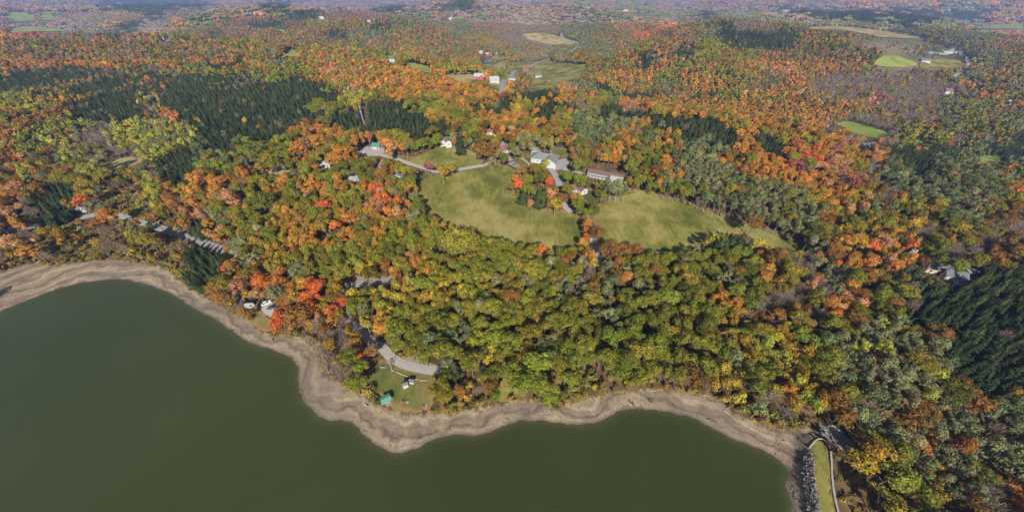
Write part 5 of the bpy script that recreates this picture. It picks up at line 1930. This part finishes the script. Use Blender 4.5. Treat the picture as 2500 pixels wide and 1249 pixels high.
def house(px, py, L, D, hw, rz, wall, roof, label, opt):
    x, y, z, t = hit(px, py)
    R = random.Random(int(px))
    nm = 'house'
    for w, n_ in (('garage', 'garage'), ('shed', 'shed'), ('barn', 'barn'), ('lodge', 'lodge'), ('cabin', 'cabin'), ('cottage', 'cottage'), ('trailer', 'trailer_home'), ('church', 'church'),
                  ('store', 'farm_store'), ('camper', 'camper'), ('farm', 'farmhouse')):
        if w in label:
            nm = n_
            break
    root = empty(nm, (x, y, z), math.radians(rz))
    tag(root, label, nm.replace('_', ' ') if nm != 'trailer_home' else 'trailer')
    flat = 'white industrial' in label or 'store' in label or 'camper' in label or 'trailer' in label
    rise = D * (0.12 if flat else 0.36)
    if opt.get('hip'):
        walls(L, D, hw, rise, False).build('wall', wall, root)
        rf = hip_roof(L, D, hw, D * 0.28, 0.6).build('roof', roof, root)
    else:
        walls(L, D, hw, rise).build('wall', wall, root)
        rf = gable_roof(L, D, hw, rise, 0.45).build('roof', roof, root)
    if t < 900:
        add_windows(root, L, D, hw, 2 if hw > 4.8 else 1, R)
    if opt.get('chimney'):
        MB().box((L * 0.22, D * 0.12, hw + rise * 0.9), (0.9, 0.9, rise * 1.1 + 0.8)).build('chimney', 'brick', rf)
    if opt.get('wing'):
        wl, wd = L * 0.55, D * 0.75
        wm = walls(wd, wl, hw * 0.9, wl * 0.3)
        wm.v = [(-vy + L * 0.24, vx - D * 0.62, vz) for vx, vy, vz in wm.v]
        wm.build('wing_wall', wall, root)
        wr = gable_roof(wd, wl, hw * 0.9, wl * 0.3, 0.4)
        wr.v = [(-vy + L * 0.24, vx - D * 0.62, vz) for vx, vy, vz in wr.v]
        wr.build('wing_roof', roof, root)
        f = MB().box((L * 0.24, -D * 0.62 - wd / 2 - 0.02, hw * 0.5), (1.4, 0.1, 1.4)).build('window', 'trim_white', root)
        MB().box((L * 0.24, -D * 0.62 - wd / 2 - 0.08, hw * 0.5), (1.15, 0.03, 1.15)).build('pane', 'glass', f)
    if opt.get('porch'):
        p = MB().box((-L / 2 - 1.2, 0, 0.15), (2.2, D * 0.9, 0.3)).build('porch', 'dark_wood', root)
        for k in (-1, 1):
            MB().box((-L / 2 - 2.2, k * D * 0.4, 1.2), (0.14, 0.14, 2.1)).build('post', 'trim_white', p)
    if opt.get('steeple'):
        m = MB().box((L * 0.35, 0, hw + rise + 2), (3, 3, 8))
        b = len(m.v)
        zt = hw + rise + 6
        m.v += [(L * 0.35 - 1.5, -1.5, zt), (L * 0.35 + 1.5, -1.5, zt), (L * 0.35 + 1.5, 1.5, zt), (L * 0.35 - 1.5, 1.5, zt), (L * 0.35, 0, zt + 8)]
        m.f += [(b, b + 1, b + 4), (b + 1, b + 2, b + 4), (b + 2, b + 3, b + 4), (b + 3, b, b + 4)]
        m.build('steeple', wall, root)
    return root


for hrow in HOUSES:
    house(*hrow)


# the long low building at the far side of the meadow
def motel():
    x0, y0, z0, t0 = hit(1437, 424)
    x1, y1, z1, t1 = hit(1520, 444)
    L = math.hypot(x1 - x0, y1 - y0)
    a = math.atan2(y1 - y0, x1 - x0)
    root = empty('motel', ((x0 + x1) / 2, (y0 + y1) / 2, max(z0, z1)), a)
    tag(root, 'long low white building with brown roof at the top of the right-hand meadow'.replace('right-hand meadow', 'walled meadow'), 'motel')
    D, hw, rise = 8.0, 2.9, 1.5
    walls(L, D, hw, rise, z0=-3).build('wall', 'wall_white', root)
    gable_roof(L, D, hw, rise, 0.7).build('roof', 'roof_brown', root)
    m = MB()
    m.slab([(-L / 2, -D / 2 - 3.0, hw - 0.25), (L * 0.1, -D / 2 - 3.0, hw - 0.25), (L * 0.1, -D / 2 - 0.5, hw + 0.05), (-L / 2, -D / 2 - 0.5, hw + 0.05)], 0.15)
    w = m.build('walkway_roof', 'roof_white', root)
    for k in range(7):
        MB().box((-L / 2 + 0.4 + k * (L * 0.6 - 0.8) / 6, -D / 2 - 2.9, 0.6), (0.16, 0.16, 4.0)).build('post', 'trim_white', w)
    wm = walls(9, 8, 3.0, 1.4, z0=-3)
    wm.v = [(a_ + L * 0.34, b_ - 5.5, c_) for a_, b_, c_ in wm.v]
    wm.build('wing_wall', 'wall_white', root)
    wr = gable_roof(9, 8, 3.0, 1.4, 0.5)
    wr.v = [(a_ + L * 0.34, b_ - 5.5, c_) for a_, b_, c_ in wr.v]
    wr.build('wing_roof', 'roof_white', root)
    add_windows(root, L, D, hw, 1, random, 10)


motel()


def court():
    c = np.array([hit(a, b)[:2] for a, b in [(1236, 401), (1249, 393), (1279, 409), (1262, 418)]])
    o = c.mean(0)
    z = float(zat(c[:, 0], c[:, 1]).max()) + 0.35
    u = c[1] - c[0] + c[2] - c[3]
    v = c[3] - c[0] + c[2] - c[1]
    u, v = u / 2, v / 2
    ang = math.atan2(v[1], v[0])
    L, W = max(np.linalg.norm(v), 16), max(np.linalg.norm(u), 9)
    root = empty('tennis_court', (o[0], o[1], z), ang)
    tag(root, 'tennis court with maroon surround beside the rust roofed cottage', 'tennis court')
    MB().box((0, 0, -0.45), (L, W, 0.9)).build('surround', 'court_maroon', root)
    MB().box((0, 0, 0.01), (L * 0.74, W * 0.66, 0.03)).build('playing_surface', 'court_green', root)
    for k in (-1, 1):
        MB().box((0, k * W * 0.27, 0.03), (L * 0.66, 0.12, 0.02)).build('line', 'line_white', root)
        MB().box((k * L * 0.33, 0, 0.03), (0.12, W * 0.54, 0.02)).build('line', 'line_white', root)
    n = MB().box((0, 0, 0.5), (0.05, W * 0.66, 0.9)).build('net', 'dark_wood', root)
    for k in (-1, 1):
        MB().box((0, k * W * 0.34, 0.55), (0.12, 0.12, 1.1)).build('post', 'galvanised', n)


court()


def hut(px, py, s, h, rz, label, roof='roof_grey', name='park_hut'):
    x, y, z, _ = hit(px, py)
    root = empty(name, (x, y, z), math.radians(rz))
    tag(root, label, 'hut')
    walls(s, s * 0.9, h, s * 0.28, z0=-0.4).build('wall', 'wall_white', root)
    gable_roof(s, s * 0.9, h, s * 0.28, 0.2, thick=0.1).build('roof', roof, root)
    d = MB().box((0, -s * 0.45 - 0.03, h * 0.45), (0.7, 0.06, h * 0.85)).build('door', 'wall_grey', root)
    MB().box((0.25, -s * 0.45 - 0.09, h * 0.45), (0.06, 0.06, 0.12)).build('handle', 'galvanised', d)


hut(892, 927, 2.0, 2.2, 35, 'white hut at the scrub edge of the park lawn')
hut(991, 942, 2.0, 2.2, 25, 'white hut in the middle of the park lawn')
hut(1007, 932, 1.9, 1.5, -8, 'low grey roofed hut beside the log line on the park lawn')


def shelter():
    x, y, z, _ = hit(945, 980)
    pad = px_poly([(937, 968), (948, 962), (959, 968), (957, 984), (948, 992), (937, 984)], 0, 3)
    drape('sand_pad', pad, 'dirt', 0.2, 1.0, jitter=0.1)
    root = empty('picnic_shelter', (x, y, z), math.radians(32))
    tag(root, 'open picnic shelter with teal green roof on a sandy pad', 'shelter')
    gable_roof(3.4, 3.0, 2.3, 0.5, 0.25, thick=0.1).build('roof', 'roof_teal', root)
    for a in (-1, 1):
        for b in (-1, 1):
            MB().box((a * 1.5, b * 1.3, 0.95), (0.15, 0.15, 2.5)).build('post', 'dark_wood', root)
    t = MB().box((0, 0, 0.74), (1.8, 0.75, 0.06)).build('table_top', 'log_wood', root)
    for k in (-1, 1):
        MB().box((k * 0.6, 0, 0.33), (0.1, 0.6, 0.76)).build('leg', 'log_wood', t)
        MB().box((0, k * 0.72, 0.45), (1.8, 0.26, 0.05)).build('bench', 'log_wood', root)


shelter()


def chair(px, py, mat, label, rz):
    x, y, z, _ = hit(px, py)
    root = empty('lawn_chair', (x, y, z + 0.12), math.radians(rz))
    tag(root, label, 'chair')
    MB().box((0, 0, 0.36), (0.75, 0.7, 0.07)).build('seat', mat, root)
    m = MB()
    m.slab([(-0.38, 0.3, 0.36), (0.38, 0.3, 0.36), (0.34, 0.62, 1.15), (-0.34, 0.62, 1.15)], 0.06)
    m.build('backrest', mat, root)
    for a in (-1, 1):
        MB().box((a * 0.42, 0.0, 0.58), (0.12, 0.8, 0.05)).build('armrest', mat, root)
        for b in (-1, 1):
            MB().box((a * 0.4, b * 0.32, 0.12), (0.08, 0.08, 0.5)).build('leg', mat, root)


chair(984, 981, 'chair_pink', 'pink lawn chair on the park lawn near the beach', 200)
chair(994, 982, 'trim_white', 'white lawn chair beside the pink one', 160)


def boat(px, py, L, W, rz, mat, label, name):
    x, y, z, _ = hit(px, py)
    root = empty(name, (x, y, z + 0.14), math.radians(rz))
    tag(root, label, 'boat')
    V, F = [], []
    n, k = 13, 7
    for i in range(n):
        t = -1 + 2 * i / (n - 1)
        w = W / 2 * max(0.02, (1 - abs(t) ** 2.4))
        zb = 0.12 * t * t
        for j in range(k):
            a = math.pi * j / (k - 1)
            V.append((t * L / 2, -math.cos(a) * w, 0.42 + zb * 1.6 - math.sin(a) * (0.4 - zb)))
    for i in range(n - 1):
        for j in range(k - 1):
            q = i * k + j
            F.append((q, q + 1, q + k + 1, q + k))
    link('hull', mesh('hull', V, F, mat), root)
    for t in (-0.35, 0.35):
        MB().box((t * L, 0, 0.36), (0.25, W * 0.7, 0.04)).build('seat', 'dark_wood', root)


boat(1040, 996, 4.6, 1.0, 84, 'canoe_green', 'pale green canoe lying upright at the edge of the beach', 'canoe')
boat(1034, 999, 3.6, 0.8, 110, 'kayak_orange', 'orange kayak on the beach edge against the green canoe, beside the lawn', 'kayak')
boat(1046, 1000, 3.4, 0.8, 55, 'kayak_orange', 'orange kayak by the green canoe, on the shrub side', 'kayak')


def log(p, q, r, label, mat='log_wood', cat='log', knots=2, name='log'):
    a, b = hit(*p), hit(*q)
    A = Vector((a[0], a[1], a[2] + r * 0.7 + 0.1))
    B = Vector((b[0], b[1], b[2] + r * 0.7 + 0.1))
    root = empty(name, A)
    tag(root, label, cat)
    m = MB()
    n = 5
    pts = [A.lerp(B, i / n) - A + Vector(((random.random() - .5) * r, (random.random() - .5) * r, 0)) for i in range(n + 1)]
    for i in range(n):
        m.tube(pts[i], pts[i + 1], r * (1.1 - 0.1 * i), r * (1.0 - 0.1 * i), 7, i in (0, n - 1))
    m.build('stem', mat, root)
    for k in range(knots):
        t = pts[1 + k * 2]
        d = Vector((random.uniform(-1, 1), random.uniform(-1, 1), 0.5)) * (4 * r + 0.3)
        MB().tube(t, t + d, r * 0.5, r * 0.2, 5).build('branch_stub', mat, root)
    return root


for i, (p, q) in enumerate([((929, 896), (945, 898)), ((956, 904), (964, 906)), ((968, 908), (1002, 921)), ((1005, 923), (1023, 927)), ((1027, 928), (1044, 929))]):
    log(p, q, 0.22, ['pale log by the small leafless tree on the park lawn', 'short pale log between two longer ones on the park lawn', 'longest pale log edging the park lawn',
                     'pale log just behind the low hut on the park lawn', 'pale log at the wooded end of the park lawn line'][i], 'log_wood', 'log', 0, 'boundary_log')
DRIFT = [((1564, 948), (1572, 968), .16), ((1572, 968), (1580, 990), .14), ((1586, 955), (1605, 953), .18), ((1590, 950), (1604, 957), .12), ((1766, 1002), (1782, 1013), .2),
         ((1726, 1022), (1752, 1032), .18), ((1715, 965), (1731, 966), .16), ((1388, 948), (1402, 960), .2), ((1166, 978), (1180, 996), .18), ((1455, 952), (1480, 945), .16),
         ((1644, 986), (1648, 994), .3), ((1586, 976), (1588, 982), .3), ((1536, 980), (1539, 984), .3), ((1545, 986), (1549, 992), .34), ((894, 989), (898, 990), .3),
         ((1610, 998), (1622, 1006), .12), ((2080, 1131), (2098, 1124), .16), ((2102, 1150), (2135, 1136), .2), ((666, 828), (667, 832), .26)]
DL = ['pale driftwood log running down from the scrub to the bare shore', 'pale driftwood log lower on the shore, end to end with another', 'bleached log along the scrub line by the driftwood', 'crossing bleached branch at the scrub line',
      'bleached forked log on the grey mud', 'long pale branch beside the dark stone patch', 'pale branch at the foot of the gold scrub', 'fallen grey trunk by the brown brush', 'pale fallen branch below the russet oak',
      'fallen log under the yellow birch', 'dark stump standing alone on the sand', 'dark stump near the driftwood', 'small dark stump by the bay', 'dark and white stump at the bay', 'white stump on the beach below the shelter',
      'thin dark branch at the water edge of the bay', 'pale fallen trunk below the dam', 'longer pale fallen trunk below the dam', 'dark stump by the cottage lawn']
for (p, q, r), lb in zip(DRIFT, DL):
    log(p, q, r, lb, 'dark_wood' if 'dark' in lb else 'log_wood', 'driftwood' if 'stump' not in lb else 'stump', 1, 'driftwood' if 'stump' not in lb else 'stump')


def car(px, py, rz, mat, label):
    x, y, z, _ = hit(px, py)
    root = empty('parked_car', (x, y, z + 0.26), math.radians(rz))
    tag(root, label, 'car')
    prof = [(-2.2, 0.35), (2.2, 0.35), (2.25, 0.7), (2.05, 0.92), (1.1, 1.02), (0.55, 1.02), (-1.6, 1.05), (-2.2, 1.0)]
    top = [(0.95, 1.02), (0.35, 1.5), (-1.2, 1.52), (-1.85, 1.05)]

    def extr(pr, w0, w1):
        m = MB()
        n = len(pr)
        m.v = [(a, -w0 / 2 if b < 1.2 else -w1 / 2, b) for a, b in pr] + [(a, w0 / 2 if b < 1.2 else w1 / 2, b) for a, b in pr]
        m.f = [tuple(range(n))[::-1], tuple(range(n, 2 * n))] + [(i, (i + 1) % n, n + (i + 1) % n, n + i) for i in range(n)]
        return m
    extr(prof, 1.8, 1.8).build('body', mat, root)
    extr(top, 1.7, 1.35).build('cabin_glass', 'glass', root)
    m = MB()
    m.slab([(0.36, -0.7, 1.54), (0.36, 0.7, 1.54), (-1.22, 0.7, 1.56), (-1.22, -0.7, 1.56)][::-1], 0.05)
    m.build('roof_panel', mat, root)
    for a in (-1.35, 1.35):
        for b in (-0.82, 0.82):
            w = MB().tube((a, b - 0.11, 0.32), (a, b + 0.11, 0.32), 0.32, 0.32, 12).build('wheel', 'tyre', root)
            MB().tube((a, b - 0.12, 0.32), (a, b + 0.12, 0.32), 0.17, 0.17, 8).build('rim', 'galvanised', w)
    for b in (-0.65, 0.65):
        MB().box((2.22, b, 0.72), (0.06, 0.32, 0.14)).build('headlight', 'trim_white', root)


car(652, 742, 38, 'car_white', 'white car parked on the gravel lot by the cottage')
car(667, 752, 20, 'car_dark', 'dark car on the gravel lot beside red maples')
car(240, 464, 8, 'car_blue', 'blue car in the shade in the clearing past the lake road')
car(1306, 381, 65, 'car_dark', 'dark car parked beside the lodge')
car(1304, 371, 60, 'car_white', 'white car in the lodge parking lot')
car(884, 374, -20, 'car_white', 'white car on the gravel lot by the white shed')
car(1352, 402, 12, 'car_dark', 'dark car at the lodge drive junction')


def utility_pole(px, py, h, label):
    x, y, z, _ = hit(px, py)
    root = empty('utility_pole', (x, y, z))
    tag(root, label, 'utility pole')
    MB().tube((0, 0, -0.5), (0, 0, h), 0.17, 0.12, 8).build('pole', 'log_wood', root)
    MB().box((0, 0, h - 0.7), (2.4, 0.12, 0.14), 0.6).build('crossarm', 'log_wood', root)
    for k in (-1, 0, 1):
        MB().tube((k * 0.85, k * 0.58, h - 0.62), (k * 0.85, k * 0.58, h - 0.4), 0.06, 0.05, 6).build('insulator', 'trim_white', root)
    MB().tube((0.25, 0, h - 2.2), (0.25, 0, h - 1.4), 0.2, 0.2, 8).build('transformer', 'galvanised', root)


utility_pole(405, 568, 9.0, 'pale wooden utility pole beside the lake road')
utility_pole(958, 904, 7.5, 'wooden pole at the edge of the park lane')


def radio_tower():
    x, y, z, t = hit(889, 304)
    root = empty('radio_tower', (x, y, z))
    tag(root, 'grey lattice radio tower rising from the dark conifers', 'tower')
    h = 21
    legs = [(math.cos(a) * 1.1, math.sin(a) * 1.1) for a in (0.5, 2.6, 4.7)]
    for a, b in legs:
        MB().tube((a, b, -1), (a * 0.35, b * 0.35, h), 0.11, 0.07, 5).build('leg', 'galvanised', root)
    for k in range(12):
        m = MB()
        z0, z1 = h * k / 12, h * (k + 1) / 12
        for i in range(3):
            s0, s1 = 1 - 0.65 * k / 12, 1 - 0.65 * (k + 1) / 12
            p, q = legs[i], legs[(i + 1) % 3]
            m.tube((p[0] * s0, p[1] * s0, z0), (q[0] * s1, q[1] * s1, z1), 0.05, 0.05, 4)
            m.tube((p[0] * s1, p[1] * s1, z1), (q[0] * s1, q[1] * s1, z1), 0.05, 0.05, 4)
        m.build('bracing', 'galvanised', root)
    for k in range(3):
        a = k * 2.1
        MB().box((math.cos(a) * 1.0, math.sin(a) * 1.0, h - 3), (0.3, 0.2, 1.6), a).build('antenna', 'galvanised', root)
        MB().box((math.cos(a) * 1.0, math.sin(a) * 1.0, h - 8), (0.3, 0.2, 1.4), a).build('antenna', 'galvanised', root)


radio_tower()


# ------------------------------------------------------------------ stone wall of the meadow
def rocks(name, pts, sizes, parent=None, label=None, kind='stuff', mat='rock', flat=0.75):
    V, F, var = [], [], []
    R = np.random.default_rng(5)
    for p, s in zip(pts, sizes):
        b = len(V)
        vv = ICO0 * (1 + 0.22 * R.normal(size=(len(ICO0), 1))) * np.array([1, 0.6 + 0.5 * R.random(), flat]) * s
        a = R.random() * 6.28
        rot = np.array([[math.cos(a), -math.sin(a), 0], [math.sin(a), math.cos(a), 0], [0, 0, 1]])
        V += list(map(tuple, vv @ rot.T + np.array(p)))
        F += [tuple(b + i for i in f) for f in ICO0F]
        var += [R.random()] * len(ICO0F)
    o = link(name, mesh(name, V, F, mat, var=var), parent)
    if label:
        tag(o, label)
    o['kind'] = kind
    return o


def stone_wall():
    pts = [(1575, 468), (1610, 480), (1665, 493), (1725, 518), (1800, 541), (1880, 566), (1930, 584), (1985, 603)]
    w = np.array([hit(a, b)[:2] for a, b in pts])
    L = catmull(w, 8)
    root = empty('stone_wall', (w[0][0], w[0][1], float(zat(*w[0]))))
    tag(root, 'low dry stone wall along the woodland edge of the meadow', 'stone wall')
    o = root.location
    seg = np.linalg.norm(np.diff(L, axis=0), axis=1)
    s = np.concatenate([[0], np.cumsum(seg)])
    P, S = [], []
    for q in np.arange(0, s[-1], 0.32):
        x, y = np.interp(q, s, L[:, 0]), np.interp(q, s, L[:, 1])
        for k in range(2):
            P.append((x + random.gauss(0, .22) - o.x, y + random.gauss(0, .22) - o.y, float(zat(x, y)) + 0.18 + 0.32 * k - o.z))
            S.append(random.uniform(0.26, 0.46))
    rocks('stones', P, S, root)


stone_wall()


# ------------------------------------------------------------------ dam, rip-rap, spillway, beach stones
def dam():
    # crest sheet
    def line(pts, z):
        return [at_level(a, b, z) for a, b in pts]
    left = line([(1978, 1088), (1984, 1110), (1987, 1160), (1993, 1210), (1999, 1260), (2015, 1400)], 3.9)
    right = line([(2040, 1400), (2038, 1260), (2030, 1210), (2024, 1160), (2022, 1105), (2008, 1080), (1992, 1076)], 3.9)
    drape('dam_crest', catmull(np.array(left + right), 4, True), 'dam_grass', 0.14, 1.2, jitter=0.15)
    # concrete wall with a coping on the downstream side
    w = np.array(line([(2023, 1100), (2025, 1130), (2026, 1160), (2031, 1205), (2041, 1250), (2062, 1330)], 3.6)) + np.array([0.9, 0])
    L = catmull(w, 5)
    root = empty('dam_wall', (L[0][0], L[0][1], 0))
    tag(root, 'narrow concrete wall along the downstream edge of the grassy dam', 'wall')
    o = np.array([L[0][0], L[0][1]])
    for nm, hw, zb, zt, mat in (('wall_face', 0.16, -4.0, 3.35, 'concrete'), ('coping', 0.27, 3.36, 3.5, 'concrete')):
        V, F = [], []
        T_ = np.gradient(L, axis=0)
        T_ /= np.linalg.norm(T_, axis=1)[:, None]
        Nn = np.column_stack([-T_[:, 1], T_[:, 0]])
        for i in range(len(L)):
            for sgn, z in ((-1, zb), (1, zb), (1, zt), (-1, zt)):
                p = L[i] - o + Nn[i] * hw * sgn
                V.append((p[0], p[1], z))
        for i in range(len(L) - 1):
            for k in range(4):
                F.append((4 * i + k, 4 * i + (k + 1) % 4, 4 * i + 4 + (k + 1) % 4, 4 * i + 4 + k))
        F += [(0, 1, 2, 3), (4 * len(L) - 1, 4 * len(L) - 2, 4 * len(L) - 3, 4 * len(L) - 4)]
        link(nm, mesh(nm, V, F, mat), root)
    # rip-rap
    poly = np.array([hit(a, b)[:2] for a, b in [(1972, 1098), (1986, 1110), (1989, 1160), (1996, 1210), (2002, 1270), (1975, 1270), (1968, 1210), (1960, 1160), (1960, 1125)]])
    lo, hi = poly.min(0), poly.max(0)
    n = 5200
    q = rng.uniform(lo, hi, (n, 2))
    q = q[inside(q[:, 0], q[:, 1], poly)]
    z = zat(q[:, 0], q[:, 1])
    rocks('riprap', np.column_stack([q, z + 0.12]), np.clip(rng.lognormal(-1.45, 0.42, len(q)), 0.1, 0.75), None, 'grey broken rock facing the lake side of the dam')
    # spillway slab
    pts = [hit(a, b) for a, b in [(2001, 1032), (2034, 1042), (2066, 1066), (2100, 1090), (2068, 1105), (2038, 1086), (2015, 1070), (1998, 1054)]]
    drape('spillway', [p[:2] for p in pts], 'broken_concrete', 0.2, 1.2, jitter=0.2)
    # kerb between dam end and spillway
    a, b = hit(1997, 1072), hit(2024, 1090)
    r2 = empty('spillway_kerb', (a[0], a[1], a[2]))
    tag(r2, 'short curved concrete kerb between dam crest and spillway', 'kerb')
    cv = catmull(np.array([hit(u, v)[:3] for u, v in [(1974, 1094), (1986, 1078), (1998, 1071), (2012, 1074), (2022, 1084), (2024, 1096)]]), 4)
    m = MB()
    for i in range(len(cv) - 1):
        p, q2 = Vector(cv[i]) - r2.location, Vector(cv[i + 1]) - r2.location
        m.tube(p + Vector((0, 0, .25)), q2 + Vector((0, 0, .25)), 0.22, 0.22, 6, False)
    m.build('kerb_stone', 'concrete', r2)
    # spillway wall
    cv = np.array([hit(u, v)[:3] for u, v in [(2001, 1031), (2020, 1037), (2036, 1044), (2056, 1057)]])
    r3 = empty('spillway_wall', tuple(cv[0]))
    tag(r3, 'low pale concrete wall along the wooded side of the spillway', 'wall')
    m = MB()
    for i in range(len(cv) - 1):
        p, q2 = cv[i] - cv[0], cv[i + 1] - cv[0]
        d = q2 - p
        L_ = np.linalg.norm(d[:2])
        m.box(tuple((p + q2) / 2 + np.array([0, 0, 0.3])), (L_ + 0.02 * i, 0.4, 1.4 + 0.01 * i), math.atan2(d[1], d[0]))
    m.build('wall_face', 'concrete', r3)


dam()


def beach_stones():
    n = 9000
    lo, hi = VEG.min(0), VEG.max(0)
    q = rng.uniform((-260, 30), (112, 140), (n * 5, 2))
    m = inside(q[:, 0], q[:, 1], BEACH)
    q = q[m]
    d, _, _ = seg_dist(q[:, 0], q[:, 1], LAKE)
    keep = rng.random(len(q)) < np.where(d < 2.5, 1.0, np.where(fbm(q[:, 0] / 14, q[:, 1] / 14, 77, 3) > 0.5, 0.35, 0.06))
    q = q[keep][:4200]
    z = zat(q[:, 0], q[:, 1])
    rocks('beach_stones', np.column_stack([q, z + 0.03]), rng.uniform(0.06, 0.24, len(q)) * (1 + 1.2 * (rng.random(len(q)) > 0.97)), None, 'stones scattered on the bare lake shore')


beach_stones()

# ------------------------------------------------------------------ haze
zmin = float(Zg.min())
zmax = float(Zg.max())
hz0, hz1 = zmin - 1.0, max(CAM_H, zmax + 40) + 12
mt = bpy.data.materials.new('haze_air')
mt.use_nodes = True
for n_ in list(mt.node_tree.nodes):
    mt.node_tree.nodes.remove(n_)
ho = mt.node_tree.nodes.new('ShaderNodeOutputMaterial')
hv = mt.node_tree.nodes.new('ShaderNodeVolumePrincipled')
hv.inputs['Color'].default_value = (0.36, 0.5, 0.98, 1)
hv.inputs['Density'].default_value = 1.2e-4
hv.inputs['Anisotropy'].default_value = 0.0
mt.node_tree.links.new(hv.outputs[0], ho.inputs['Volume'])
MATS['haze_air'] = mt
hb = MB().box((0, 6100, (hz0 + hz1) / 2), (26400, 13400, hz1 - hz0)).build('haze', 'haze_air')
tag(hb, 'pale blue autumn haze in the air', None, None, 'stuff')
print('terrain z', zmin, zmax)
